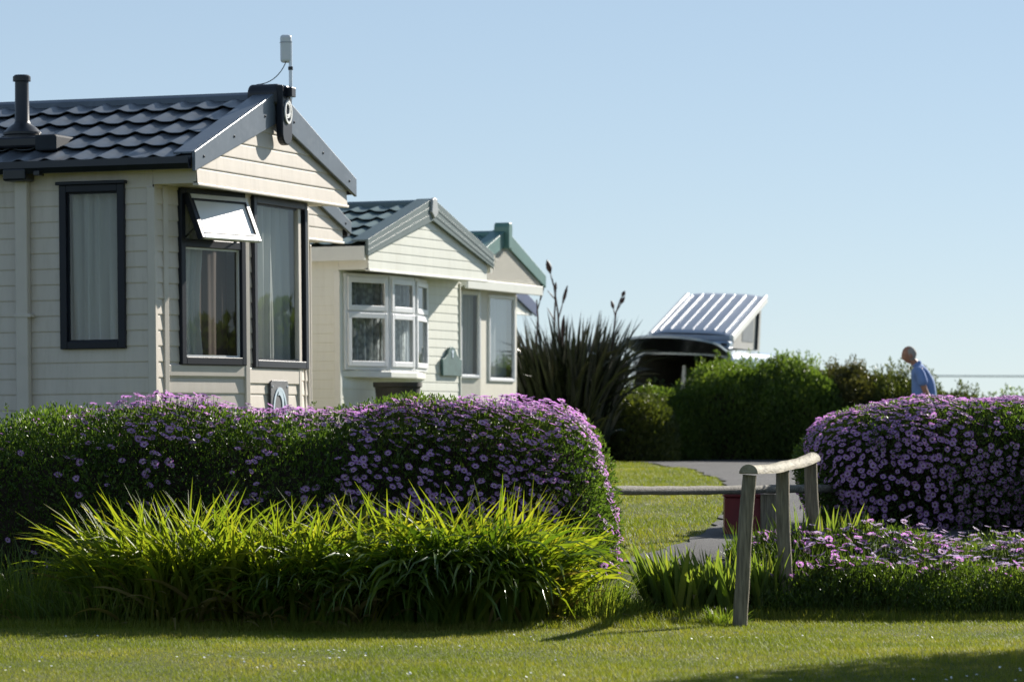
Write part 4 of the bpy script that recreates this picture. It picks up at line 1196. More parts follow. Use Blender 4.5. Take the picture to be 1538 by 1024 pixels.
for k, (px, Y, lab, rx, ry, n, ln, w_) in enumerate(specs):
    strap_clump('crocosmia_clump', lab, 'plant clump', X(px, Y), Y, rx, ry, n, ln, (0.020, 0.036), (0.02, 0.50), (0.3, 1.9), M['crocosmia'], row,
                wind=(math.pi * 1.02, 0.4) if k == 0 else ((-0.2, 0.5) if k == 7 else None), seed=30 + k, straw=50)
strap_clump('agapanthus_clump', 'broad glossy dark green clump with long leaves drooping right down to the lawn', 'plant clump', X(690, 24.85), 24.84, 0.54, 0.20, 620, (0.75, 1.08), (0.030, 0.046), (0.05, 0.55), (1.3, 2.5), M['agapanthus'],
            row, wind=(-math.pi / 2, 0.72), seed=52, straw=8)
strap_clump('agapanthus_clump', 'smaller dark green arching clump low in the row, left of the broad glossy one', 'plant clump', X(470, 24.75), 24.76, 0.42, 0.15, 280, (0.55, 0.85), (0.022, 0.034), (0.05, 0.5), (1.3, 2.4), M['agapanthus'],
            row, wind=(-math.pi / 2, 0.7), seed=53, straw=8)
# dim weedy grass at the left foot of the hedge
strap_clump('grass_tussock', 'thin dark grass tussock at the foot of the hedge by the left picture edge', 'grass tuft', X(30, 25.1), 25.15, 0.45, 0.3, 420, (0.25, 0.6), (0.006, 0.012), (0.0, 0.4), (0.2, 1.0), M['long_grass'], 'grass tufts beside the beds', seed=61, straw=40)
strap_clump('grass_tussock', 'low dark grass tussock under the sprawling left end of the strap row', 'grass tuft', X(150, 24.8), 24.75, 0.5, 0.2, 420, (0.15, 0.4), (0.006, 0.011), (0.0, 0.5), (0.2, 1.1), M['long_grass'], 'grass tufts beside the beds', seed=62, straw=30)
strap_clump('grass_tussock', 'bright long grass tuft at the right foot of the drooping dark clump', 'grass tuft', X(885, 25.1), 25.15, 0.22, 0.35, 480, (0.15, 0.42), (0.005, 0.010), (0.0, 0.4), (0.2, 1.2), M['long_grass'], 'grass tufts beside the beds', seed=63)
strap_clump('grass_tussock', 'wispy grass tuft in the gap just left of the iris fans', 'grass tuft', X(945, 25.5), 25.5, 0.15, 0.3, 260, (0.08, 0.22), (0.004, 0.008), (0.0, 0.4), (0.2, 1.2), M['long_grass'], 'grass tufts beside the beds', seed=64)
strap_clump('grass_tussock', 'small wispy grass tuft around the foot of the front handrail post', 'grass tuft', X(1090, 24.95), 25.0, 0.13, 0.10, 150, (0.06, 0.17), (0.004, 0.008), (0.0, 0.5), (0.2, 1.2), M['long_grass'], 'grass tufts beside the beds', seed=65)
strap_clump('grass_tussock', 'low grass tuft between the iris fans and the stone step', 'grass tuft', X(1035, 25.2), 25.25, 0.20, 0.10, 160, (0.05, 0.14), (0.004, 0.008), (0.0, 0.5), (0.2, 1.2), M['long_grass'], 'grass tufts beside the beds', seed=66, straw=40)
# iris fans in the gap
ig = 'iris clumps in the gap beside the handrail'
strap_clump('iris_clump', 'dark grey-green iris fan at the left of the gap, leaves leaning left', 'plant clump', X(1015, 25.6), 25.65, 0.19, 0.16, 105, (0.32, 0.54), (0.034, 0.052), (0.1, 0.6), (0.0, 0.35), M['iris'], ig, wind=(math.pi, 0.7), seed=71, straw=8)
strap_clump('iris_clump', 'yellow-green iris fan behind the foot of the front handrail post', 'plant clump', X(1080, 25.7), 25.75, 0.18, 0.16, 105, (0.28, 0.46), (0.030, 0.046), (0.1, 0.5), (0.0, 0.4), M['iris'], ig, wind=(math.pi, 0.6), seed=72, straw=8)
strap_clump('iris_clump', 'upright iris fan between the front and middle handrail posts', 'plant clump', X(1145, 25.9), 25.95, 0.10, 0.12, 60, (0.28, 0.46), (0.028, 0.042), (0.0, 0.35), (0.0, 0.3), M['iris'], ig, wind=(math.pi * 0.9, 0.4), seed=73)
strap_clump('iris_clump', 'pale yellow-green upright leaves rising from the lilac border right of the rear post', 'plant clump', X(1240, 27.0), 27.0, 0.30, 0.10, 60, (0.30, 0.52), (0.026, 0.042), (0.0, 0.35), (0.0, 0.4), M['iris'], ig, wind=(math.pi * 0.8, 0.4), seed=74)

# lawn blades ----------------------------------------------------------------
def lawn_blades(n, x0, x1, y0, y1, h, w, name, label, seed, test=None, pw=1.0):
    rng = np.random.default_rng(seed)
    x = rng.uniform(x0, x1, n) ; y = y0 + (y1 - y0) * rng.uniform(0, 1, n) ** pw
    if test is not None:
        k = test(x, y); x, y = x[k], y[k]; n = len(x)
    P = np.stack([x, y, ground(x, y) - 0.004], 1)
    a = rng.uniform(0, 6.28, n); patch = 0.85 + 0.22 * nz3(P, 2.0, 3) + 0.15 * nz3(P, 9.0, 4)
    hh = rng.uniform(h[0], h[1], n) * patch; ww = rng.uniform(w[0], w[1], n)
    dx, dy = np.cos(a), np.sin(a); ln = rng.uniform(0.2, 1.1, n) * hh
    V = np.stack([P + np.stack([-dy * ww, dx * ww, 0 * x], 1), P + np.stack([dy * ww, -dx * ww, 0 * x], 1), P + np.stack([dx * ln, dy * ln, hh], 1)], 1).reshape(-1, 3)
    o = np_obj(name, V, np.arange(3 * n).reshape(-1, 3), M['grass'])
    return tag(o, label, 'grass', kind='stuff')
lawn_blades(330000, -4.2, 4.4, 18.4, 25.9, (0.011, 0.031), (0.0017, 0.0032), 'grass', 'short mown grass covering the front lawn', 81,
            test=lambda x, y: (y < 24.95 + np.where(x > 0.9, np.clip((x - 1.4) * 2.2, 0.15, 0.98), 0.0) + np.where((x > 0.4) & (x < 1.0), 0.9, 0)))
def tongue_test(x, y):
    return x < np.interp(y, [t[0] for t in tongue], [t[1] for t in tongue]) - 0.03
lawn_blades(70000, 0.3, 2.5, 26.4, 56, (0.02, 0.045), (0.003, 0.005), 'grass', 'short mown grass on the lawn beyond the log barrier', 82, test=tongue_test, pw=1.4)
lawn_blades(9000, -4.2, 1.0, 24.28, 24.72, (0.03, 0.085), (0.002, 0.004), 'grass_edge', 'unmown grass fringe along the foot of the strap-leaf row', 83)
lawn_blades(7000, 1.6, 5.2, 25.55, 25.95, (0.025, 0.075), (0.002, 0.004), 'grass_edge', 'unmown grass fringe along the front of the daisy border', 84)
lawn_blades(5000, 0.1, 1.35, 24.9, 25.7, (0.03, 0.10), (0.002, 0.004), 'grass_edge', 'rough grass on the little slope in the gap', 85)
# clover and tiny white daisies dotted about the lawn
rng = np.random.default_rng(90)
cen = np.stack([rng.uniform(-3.4, 3.4, 24), rng.uniform(19.2, 23.6, 24)], 1)
pts = np.concatenate([c + rng.normal(0, 0.16, (rng.integers(3, 14), 2)) for c in cen])
P = np.stack([pts[:, 0], pts[:, 1], ground(pts[:, 0], pts[:, 1]) + rng.uniform(0.018, 0.03, len(pts))], 1)
N_ = np.array([0.1, 0.0, 1.0]) + rng.normal(0, 0.3, P.shape); A, B, Cc = frames(N_, rng)
VV = []; QQ = []
for i in range(len(P)):
    for k in range(6):
        a0, a1 = k * 1.047, (k + 1) * 1.047; b = len(VV)
        VV += [P[i], P[i] + 0.0065 * (A[i] * math.cos(a0) + B[i] * math.sin(a0)), P[i] + 0.007 * (A[i] * math.cos((a0 + a1) / 2) + B[i] * math.sin((a0 + a1) / 2)), P[i] + 0.0065 * (A[i] * math.cos(a1) + B[i] * math.sin(a1))]
        QQ.append([b, b + 1, b + 2, b + 3])
tag(np_obj('lawn_daisies', np.array(VV), np.array(QQ), M['white']), 'tiny white clover heads dotted over the front lawn', 'wildflowers', kind='stuff')

# spiky flax -------------------------------------------------------------------
fx = thing('flax_plant', 'tall dark spiky flax with seed stalks between the last caravan and the green hedge', 'plant', (0.80, 56.3, gz(0.80, 56.3)))
rng = np.random.default_rng(101); n = 1250
a = rng.uniform(0, 6.28, n); q = np.sqrt(rng.uniform(0, 1, n)) * 0.5
b = np.stack([np.cos(a) * q, np.sin(a) * q, np.zeros(n)], 1)
V, Q = blades(b, a + rng.normal(0, 0.4, n), rng.uniform(0.6, 2.3, n), rng.uniform(0.05, 0.095, n), rng.uniform(0.02, 0.33, n), rng.uniform(0.0, 0.6, n) + (rng.uniform(size=n) < 0.14) * 1.2, seg=8, power=2.4, rng=rng)
np_obj('leaves', V, Q, M['flax'], fx, smooth=True)
def stalk(pts, br):
    mb = MB(); Pw = [at(px, py, 56.3 + dy) - fx.location for px, py, dy in pts]
    m = len(Pw); mb.tube(Pw, [0.022 - 0.012 * i / (m - 1) for i in range(m)], 6)
    for (px, py, qx, qy, fat) in br:
        A_ = at(px, py, 56.3) - fx.location; B_ = at(qx, qy, 56.3) - fx.location; mid = (A_ * 0.4 + B_ * 0.6)
        mb.tube([A_, mid, B_], [0.009, 0.010, 0.004], 5)
        if fat:
            d = (B_ - A_); mb.tube([B_ - d * 0.15, B_ + d * 0.25, B_ + d * 0.6, B_ + d * 0.9], [0.010, 0.045 * fat, 0.035 * fat, 0.005], 7)
    mb.build('seed_stalk', M['stalk'], fx, smooth=50)
stalk([(846, 640, 0), (842, 540, 0), (838, 470, 0), (832, 430, 0), (829, 418, 0)], [(842, 520, 848, 486, 0), (839, 478, 846, 452, 0.6), (836, 452, 822, 436, 0), (831, 428, 826, 408, 1.0), (843, 540, 845, 505, 0.8)])
stalk([(822, 640, 0), (832, 540, 0), (833, 470, 0), (835, 432, 0)], [(832, 480, 822, 462, 0), (833, 450, 834, 436, 0.5)])
stalk([(905, 640, 0), (917, 560, 0), (920, 512, 0), (925, 470, 0), (931, 452, 0)], [(920, 508, 934, 480, 0.0), (924, 474, 921, 462, 0.6), (927, 466, 933, 455, 0.6), (931, 452, 935, 444, 0.7)])
stalk([(800, 640, 0), (804, 540, 0), (808, 480, 0), (806, 450, 0)], [(806, 470, 812, 448, 0.4)])

# back hedge of separate shrubs --------------------------------------------------
bh = 'shrubs of the green hedge beyond the road'
def shrub(lab, cx, cy, rx, ry, top, n, mat, seed, shoots=70, leaf=0.062, name='hedge_shrub', group=bh, cat='shrub', ex=2.6):
    z0 = gz(cx, cy); H = top - z0
    t = thing(name, lab, cat, (cx, cy, z0), 0, group)
    def f(P):
        return ((np.abs(P[:, 0]) / rx) ** ex + (np.abs(P[:, 1]) / ry) ** ex + (np.clip(P[:, 2], 0, 9) / H) ** ex) ** (1 / ex)
    P = bush_points(n, f, (-rx * 1.15, -ry * 1.15, 0.0), (rx * 1.15, ry * 0.75, H * 1.15), shell=(0.74, 1.02), seed=seed, lump=0.10, lf=3.5)
    rng = np.random.default_rng(seed)
    D = grad(f, P) * 0.7 + rng.normal(0, 0.5, P.shape) + np.array([0, 0, 0.8])
    V, Q = leaf_quads(P, D, leaf, 0.40, rng=rng)
    # upright shoots
    PP = []; DD = []
    for k in range(shoots):
        a = rng.uniform(0, 6.28); q = math.sqrt(rng.uniform()) * 0.85
        x, y = math.cos(a) * q * rx, math.sin(a) * q * ry
        zt = H * max(0.0, 1 - (abs(x) / rx) ** ex - (abs(y) / ry) ** ex) ** (1 / ex)
        hh = rng.uniform(0.06, 0.30); lx, ly = rng.normal(0, 0.12, 2)
        for j in range(int(10 + hh * 60)):
            u = rng.uniform(-0.3, 1)
            PP.append((x + lx * u * hh * 2 + rng.normal(0, 0.012), y + ly * u * hh * 2 + rng.normal(0, 0.012), zt + u * hh)); DD.append((rng.normal(0, 0.6), rng.normal(0, 0.6), 0.9))
    V2, Q2 = leaf_quads(np.array(PP), np.array(DD), leaf * 0.85, 0.38, rng=rng)
    np_obj('foliage', np.concatenate([V, V2]), np.concatenate([Q, Q2 + len(V)]), mat, t)
    # inner branches
    m1, m2 = 18, 9; cv = []
    for i in range(m2 + 1):
        e = i / m2 * math.pi / 2
        for j in range(m1):
            a = 2 * math.pi * j / m1
            d = np.array([math.cos(a) * math.cos(e), math.sin(a) * math.cos(e), math.sin(e)])
            k = 0.74 / f(d[None] * 1.0)[0]; cv.append(d * k)
    i = np.arange(m2)[:, None] * m1 + np.arange(m1)[None]; j = np.arange(m2)[:, None] * m1 + (np.arange(m1)[None] + 1) % m1
    np_obj('branches', cv, np.stack([i, j, j + m1, i + m1], -1).reshape(-1, 4), M['twig'], t, smooth=True)
    return t
Yh = 59.0
def sh_at(px, py): q = at(px, py, Yh); return q.x, q.z
for (lab, px0, px1, py, mat, sd, sho, n, dy) in (
    ('low yellow-green shrub under the spiky flax at the left end of the back hedge', 845, 1000, 590, 'shrub_yellow', 201, 70, 20000, -1.3),
    ('dark green shrub below the left half of the campervan', 915, 1066, 592, 'shrub', 202, 24, 24000, 0),
    ('tall dark green shrub below the right half of the campervan', 1022, 1180, 551, 'shrub', 203, 90, 26000, 0.1),
    ('tall bushy green shrub right of the campervan, with a ragged top', 1115, 1255, 552, 'shrub', 204, 90, 25000, -0.1),
    ('brownish green shrub with loose upright shoots left of the walking man', 1215, 1320, 560, 'shrub_brown', 205, 110, 18000, 0.2),
    ('yellow-green shrub directly behind the walking man', 1290, 1425, 566, 'shrub_yellow', 206, 110, 18000, 0.2),
    ('low clipped shrub just right of the walking man', 1400, 1500, 596, 'shrub_yellow', 207, 50, 14000, 0.3),
    ('low shrub at the right picture edge behind the big daisy bush', 1475, 1620, 601, 'shrub', 208, 50, 14000, 0.3)):
    x0, zt = sh_at(px0, py); x1, _ = sh_at(px1, py)
    shrub(lab, (x0 + x1) / 2, Yh + dy, (x1 - x0) / 2 * 1.12, 1.05, zt, n, M[mat], sd, sho)
# ------------------------------------------------------------------ timber, path furniture
M['old_wood'] = surf('weathered_post', (0.21, 0.18, 0.13), 0.8, 0.2, var=0.45, scale=11, dirt=(0.30, 0.29, 0.22), dirt_amt=0.6, bump=0.5, bump_scale=30, stretch=(6, 6, 0.5))
M['rail_wood'] = surf('bleached_rail', (0.25, 0.225, 0.165), 0.75, 0.2, var=0.4, scale=7, dirt=(0.22, 0.20, 0.13), dirt_amt=0.7, bump=0.5, bump_scale=26, stretch=(2.5, 0.6, 2.5))
M['log'] = surf('grey_log', (0.17, 0.155, 0.13), 0.8, 0.2, var=0.3, scale=8, dirt=(0.50, 0.49, 0.44), dirt_amt=0.8, bump=0.5, bump_scale=25, stretch=(0.8, 4, 4))
M['red'] = surf('dark_red_paint', (0.17, 0.018, 0.022), 0.5, 0.4, var=0.15, scale=4, dirt=(0.08, 0.012, 0.014), dirt_amt=0.5)
M['stone'] = surf('step_stone', (0.24, 0.20, 0.18), 0.85, 0.2, var=0.2, scale=8, bump=0.5)

fB = Vector((1.470, 24.86, gz(1.47, 24.86))); fT = at(1125.5, 713, 24.84)
mB = Vector((1.855, 26.02, gz(1.855, 26.02))); mT = at(1175, 706, 26.0)
rB = Vector((2.135, 27.0, gz(2.135, 27.0))); rT = at(1217, 694, 27.0)
hr = thing('handrail', 'weathered curved wooden handrail on three leaning posts beside the gap', 'handrail', fB[:])
def wobble_post(b, t, r, nm):
    mb = MB(); pts = []; rr = []
    for k in range(9):
        u = k / 8; p = b.lerp(t, u) + Vector((0.004 * math.sin(u * 7), 0.004 * math.cos(u * 5), 0)); pts.append(p - fB); rr.append(r * (1.04 - 0.05 * u + 0.015 * math.sin(u * 11)))
    pts[0] = pts[0] - Vector((0, 0, 0.12))
    mb.tube(pts, rr, 18); return mb.build('post', M['old_wood'], hr, smooth=45)
for b, t in ((fB, fT), (mB, mT), (rB, rT)): wobble_post(b, t, 0.0465, 'post')
def rail():
    ctrl = [fT + Vector((-0.012, -0.10, 0.012)), fT + Vector((0.02, 0.10, 0.006)), fT.lerp(mT, 0.55) + Vector((0.012, 0, -0.004)), mT + Vector((0, 0, 0.004)), mT.lerp(rT, 0.5) + Vector((0, 0, -0.005)), rT + Vector((-0.006, -0.02, 0.004)), rT + Vector((0.02, 0.07, 0.014))]
    def cat(t):
        n = len(ctrl) - 1; i = min(int(t * n), n - 1); f = t * n - i
        p0, p1, p2, p3 = ctrl[max(i-1, 0)], ctrl[i], ctrl[i+1], ctrl[min(i+2, n)]
        return 0.5 * ((2*p1) + (p2-p0)*f + (2*p0-5*p1+4*p2-p3)*f*f + (3*p1-p0-3*p2+p3)*f**3)
    prof = [(-0.060, 0.0), (0.060, 0.0)] + [(0.060 * math.cos(R(a)), 0.002 + 0.056 * math.sin(R(a))) for a in range(10, 171, 16)]
    mb = MB(); N_ = 40; V = []; m = len(prof)
    for k in range(N_ + 1):
        t = k / N_; p = cat(t); d = (cat(min(t + .02, 1)) - cat(max(t - .02, 0))).normalized()
        s = d.cross(Vector((0, 0, 1))).normalized(); u = s.cross(d)
        sc = 1 + 0.02 * math.sin(k * 1.3)
        for a, b in prof: V.append(p + s * a * sc + u * b * sc - fB)
    Fc = [tuple(range(m)), tuple(reversed(range(N_ * m, N_ * m + m)))]
    for k in range(N_):
        for j in range(m):
            j2 = (j + 1) % m; Fc.append((k*m + j2, k*m + j, (k+1)*m + j, (k+1)*m + j2))
    mb.add(V, Fc); return mb.build('rail', M['rail_wood'], hr, smooth=50)
rail()

lb = thing('log_barrier', 'low horizontal log barrier across the gap between the two daisy bushes', 'barrier', (1.9, 27.62, gz(1.9, 27.62)))
lo = Vector(lb.location); mb = MB(); pts = []
for k in range(25):
    u = k / 24; p = at(880 + 395 * u, 735.5 + 1.2 * math.sin(u * 5) - 1.0 * u, 27.55 + 3.3 * u); pts.append(p - lo)
mb.tube(pts, [0.034 + 0.0025 * math.sin(k * 1.9) for k in range(25)], 14); mb.build('log', M['log'], lb, smooth=50)
a = at(1143, 744, 29.82); b = at(1166, 744, 29.82)
mb = MB(); mb.box((a.x - lo.x, 2.24, -0.15), (b.x - lo.x, 2.34, a.z - lo.z + 0.012)); mb.build('post', M['old_wood'], lb, bevel=0.008)
mb = MB(); c_ = at(930, 744, 27.7); mb.box((c_.x - lo.x - 0.32, 0.03, -0.15), (c_.x - lo.x - 0.21, 0.13, a.z - lo.z + 0.012)); mb.build('post', M['old_wood'], lb, bevel=0.008)

a = at(1088.5, 741, 29.9); b = at(1147, 741, 29.9)
rx = thing('red_bin', 'dark red box standing behind the log barrier by the handrail', 'bin', ((a.x + b.x) / 2, 29.9, gz((a.x + b.x) / 2, 29.9)))
w2 = (b.x - a.x) / 2; hz = a.z - rx.location.z
mb = MB(); mb.box((-w2, 0, 0.0), (w2, 0.22, hz - 0.03)); mb.build('body', M['red'], rx, bevel=0.01)
mb = MB(); mb.box((-w2 - 0.006, -0.012, hz - 0.029), (w2 + 0.006, 0.235, hz)); mb.build('lid', M['red'], rx, bevel=0.008)

p = at(1026, 933, 25.2)
st = MB(); q = [(-0.11, -0.07), (0.09, -0.085), (0.13, 0.02), (0.08, 0.09), (-0.08, 0.10), (-0.13, 0.03)]
st.prism([(x, y, -0.05) for x, y in q], (0, 0, 0.085)); o = st.build('step_stone', M['stone'], None, bevel=0.01)
o.location = (p.x, 25.2, gz(p.x, 25.2)); tag(o, 'flat reddish grey stone step half sunk in the grass in the gap', 'stone')

# ------------------------------------------------------------------ campervan
M['van'] = surf('blue_grey_paint', (0.26, 0.33, 0.42), 0.28, 0.5, metal=0.35, var=0.05, coat=0.5)
M['van_dark'] = surf('van_lining', (0.24, 0.215, 0.19), 0.7, 0.3, var=0.2)
M['van_glass'] = surf('tinted_glass', (0.012, 0.014, 0.016), 0.08, 0.5, var=0.05)
M['pop_roof'] = surf('pop_roof_shell', (0.38, 0.42, 0.49), 0.35, 0.5, var=0.05, metal=0.2)
M['canvas'] = surf('grey_canvas', (0.40, 0.40, 0.38), 0.9, 0.2, var=0.08)
M['canvas_win'] = surf('canvas_window', (0.20, 0.22, 0.24), 0.5, 0.3, var=0.1)
M['tyre'] = surf('tyre_rubber', (0.02, 0.02, 0.02), 0.85, 0.2)
vx, vy = 2.655, 60.95
vn = thing('campervan', 'blue-grey campervan with raised ribbed pop-up roof and open tailgate beyond the hedge', 'campervan', (vx, vy, gz(vx, vy)), R(-18))
vn.rotation_euler = (0, R(2.2), R(-18))
def section(y, zt, hw, ht):
    r = [(hw * 0.95, 0.32), (hw, 0.60), (hw, 1.08), (ht + 0.06, zt - 0.16), (ht + 0.02, zt - 0.07), (ht - 0.06, zt - 0.015), (ht * 0.5, zt)]
    return [Vector((x, y, z)) for x, z in r] + [Vector((-x, y, z)) for x, z in reversed(r)]
secs = [section(*s) for s in ((0.0, 1.90, 0.92, 0.76), (0.06, 1.95, 0.945, 0.775), (0.5, 1.975, 0.95, 0.785), (3.0, 1.975, 0.95, 0.785), (3.35, 1.90, 0.95, 0.77), (4.05, 1.30, 0.945, 0.80), (4.7, 1.10, 0.90, 0.78), (4.88, 0.80, 0.82, 0.70))]
mb = MB(); m = 14; V = [p for s in secs for p in s]; Fc = []
for i in range(len(secs) - 1):
    for j in range(m):
        j2 = (j + 1) % m; Fc.append((i*m + j, i*m + j2, (i+1)*m + j2, (i+1)*m + j))
Fc.append(tuple(range((len(secs)-1)*m, len(secs)*m)))
mb.add(V, Fc); bd_ = mb.build('body', M['van'], vn, smooth=35)
ins = []
for y in (0.03, 3.0):
    s = section(y, 1.91, 0.86, 0.70); ins.append(s)
mb = MB(); V = [p for s in ins for p in s]; Fc = [(j, (j+1) % m, m + (j+1) % m, m + j) for j in range(m)] + [tuple(range(m, 2*m))]
mb.add(V, Fc); mb.build('lining', M['van_dark'], vn)
mb = MB(); outer = secs[0]; inner = [Vector((p.x * 0.915, 0.0, 0.32 + (p.z - 0.32) * 0.955 + 0.03)) for p in secs[0]]
for j in range(m):
    j2 = (j + 1) % m; mb.prism([outer[j], outer[j2], inner[j2], inner[j]], (0, -0.02, 0))
mb.build('tailgate_surround', M['van'], vn)
mb = MB(); mb.box((-0.66, 1.55, 0.9), (0.66, 1.60, 1.30)); mb.build('bench_seat', surf('seat_cloth', (0.2, 0.19, 0.18), 0.9), vn, bevel=0.05)
for (x, mt_) in ((-0.14, 'pvc'), (0.10, 'canvas'), (0.46, 'blind')):
    mb = MB(); mb.prism([(x, 0.35, 1.15), (x + 0.12, 0.35, 1.15), (x + 0.08, 0.35, 1.70), (x + 0.03, 0.35, 1.70)], (0, 0.05, 0)); mb.build('hanging_cloth', M[mt_], vn, bevel=0.01)
for sx in (1, -1):
    for (y0_, y1_) in ((0.35, 1.55), (1.65, 2.60), (2.68, 3.35)):
        mb = MB(); q = []
        for (y, z) in ((y0_, 1.14), (y1_, 1.14), (y1_ - 0.03, 1.74), (y0_ + 0.03, 1.74)):
            t = (z - 1.08) / (1.975 - 0.16 - 1.08); q.append((sx * (0.95 + (0.845 - 0.95) * t + 0.004), y, z))
        mb.prism(q if sx > 0 else q[::-1], (sx * 0.006, 0, 0)); mb.build('side_window', M['van_glass'], vn)
for sx in (1, -1):
    for y in (0.95, 3.95):
        Mw = Matrix.Translation((sx * 0.80, y, 0.33)) @ Matrix.Rotation(R(90 * sx), 4, 'Y')
        mb = MB(); mb.lathe([(0.20, -0.1), (0.31, -0.1), (0.335, -0.07), (0.335, 0.08), (0.31, 0.11), (0.21, 0.115)], n=28, M=Mw); wh = mb.build('wheel', M['tyre'], vn, smooth=35)
        mb = MB(); mb.lathe([(0.01, 0.10), (0.06, 0.105), (0.18, 0.09), (0.21, 0.118)], n=28, M=Mw); mb.build('rim', M['bright'], wh, smooth=35)
# tailgate, swung up
mb = MB(); nu, nv = 14, 7; V = []; thk = 0.035
for side in (0, 1):
    for j in range(nv + 1):
        v = j / nv
        for i in range(nu + 1):
            u = i / nu * 2 - 1
            hwid = 0.80 - 0.02 * v - 0.05 * max(0, v - 0.8) * 5 * abs(u) ** 6
            z = 1.90 + 0.17 * v + 0.07 * (1 - u * u) * (0.4 + 0.6 * v) - (thk if side else 0)
            y = -0.02 - (1.04 - 0.12 * abs(u) ** 3) * v
            V.append((u * hwid, y, z))
S = (nu + 1) * (nv + 1); Fc = []
for side in (0, 1):
    for j in range(nv):
        for i in range(nu):
            a_ = side * S + j * (nu + 1) + i; q = (a_, a_ + 1, a_ + nu + 2, a_ + nu + 1); Fc.append(q if side else q[::-1])
rim = [j * 0 + i for i in range(nu + 1)] + [(j + 1) * (nu + 1) - 1 for j in range(1, nv + 1)] + [nv * (nu + 1) + i for i in range(nu - 1, -1, -1)] + [j * (nu + 1) for j in range(nv - 1, 0, -1)]
for k in range(len(rim)):
    a_, b_ = rim[k], rim[(k + 1) % len(rim)]; Fc.append((a_, b_, S + b_, S + a_))
mb.add(V, Fc); tg = mb.build('tailgate', M['van'], vn, smooth=40)
mb = MB(); nu, nv = 12, 5; V = []
for j in range(nv + 1):
    v = 0.03 + 0.93 * j / nv
    for i in range(nu + 1):
        u = (i / nu * 2 - 1) * 0.95
        V.append((u * (0.80 - 0.02 * v), -0.02 - (1.04 - 0.12 * abs(u) ** 3) * v, 1.90 + 0.17 * v + 0.07 * (1 - u * u) * (0.4 + 0.6 * v) - thk - 0.006))
mb.add(V, [(j*(nu+1)+i, j*(nu+1)+i+1, (j+1)*(nu+1)+i+1, (j+1)*(nu+1)+i) for j in range(nv) for i in range(nu)]); mb.build('tailgate_lining', M['black'], tg, smooth=40)
for sx in (-0.72, 0.72):
    mb = MB(); mb.tube([(sx, 0.0, 1.55), (sx, -0.55, 1.93)], [0.014, 0.009], 8); mb.build('gas_strut', M['black'], tg, smooth=50)
# roof bar above the tailgate, bits of rack
mb = MB(); mb.box((-0.74, 0.02, 1.99), (0.74, 0.26, 2.10)); mb.build('roof_spoiler', M['van'], vn, bevel=0.03, seg=3)
mb = MB()
for x in (-0.62, -0.40, 0.38, 0.60): mb.box((x, -0.01, 2.02), (x + 0.10, 0.03, 2.07))
build_each(mb, 'roof_latch', M['black'], vn, bevel=0.006)
mb = MB(); mb.tube([(-0.86, -0.05, 1.98), (-0.86, 0.10, 2.10), (-0.60, 0.14, 2.14), (-0.56, 0.14, 2.06)], 0.028, 8); mb.tube([(-0.80, 0.0, 2.0), (-0.72, 0.02, 2.10)], 0.02, 8); build_each(mb, 'rack_bar', M['bright'], vn, smooth=50)
# pop-up roof
pa_ = math.atan2(0.68, 2.05); Mp = Matrix.Translation((0.05, 0.22, 2.14)) @ Matrix.Rotation(pa_, 4, 'X')
Lp = 2.2; hwp = 0.63
mb = MB(); n = 60; V = []
def pop_h(u):
    h = 0.055 * (1 - abs(u) ** 4)
    return h
ys_ = [0.0, 0.04, 0.12, Lp - 0.15, Lp - 0.04, Lp]
for y in ys_:
    e = 0.55 if y in (0.0, Lp) else (0.85 if y in (0.04, Lp - 0.04) else 1.0)
    for i in range(n * 2 + 1):
        u = i / n - 1; V.append((u * hwp * (0.97 if e < 0.6 else 1), y, 0.05 + pop_h(u) * e))
k = n * 2 + 1
Fc = [(j*k + i, j*k + i + 1, (j+1)*k + i + 1, (j+1)*k + i) for j in range(len(ys_) - 1) for i in range(k - 1)]
mb.add(V, Fc, M=Mp)
mb.box((-hwp, 0.0, -0.03), (hwp, Lp, 0.05), M=Mp); pr_ = mb.build('pop_up_roof', M['pop_roof'], vn, smooth=30)
mb = MB()
for i in range(-3, 4): mb.box((i / 3.5 * hwp - 0.013, 0.10, 0.07), (i / 3.5 * hwp + 0.013, Lp - 0.10, 0.118 if abs(i) < 3 else 0.098), M=Mp)
build_each(mb, 'roof_rib', M['pvc'], pr_, bevel=0.006)
for sx in (-1, 1):
    mb = MB(); mb.box((sx * (hwp + 0.035) - 0.035, -0.02, -0.06), (sx * (hwp + 0.035) + 0.035, Lp + 0.03, 0.075), M=Mp); mb.build('side_rail', M['white'], pr_, bevel=0.025, seg=3)
mb = MB(); top_b = Mp @ Vector((0, 0.05, -0.03)); top_f = Mp @ Vector((0, Lp - 0.1, -0.03))
for sx in (-0.60, 0.66):
    mb.prism([(sx, top_b.y + 0.1, 2.0), (sx, top_f.y, 1.99), (sx, top_f.y, top_f.z), (sx, top_b.y, top_b.z)], (0.012, 0, 0))
mb.box((-0.59, top_f.y - 0.01, 1.99), (0.66, top_f.y, top_f.z)); cv_ = mb.build('roof_canvas', M['canvas'], pr_)
mb = MB(); mb.prism([(0.674, 1.05, 2.12), (0.674, 1.75, 2.12), (0.674, 1.75, 2.52), (0.674, 1.5, 2.52), (0.674, 1.05, 2.32)], (0.004, 0, 0)); mb.build('canvas_window', M['canvas_win'], cv_)
mb = MB(); mb.tube([(0.69, 1.92, 2.0), (0.69, 1.98, 2.72)], 0.022, 8); mb.tube([(0.69, 0.30, 2.0), (0.69, 0.62, 2.25)], 0.018, 8); build_each(mb, 'roof_strut', M['black'], pr_, smooth=50)

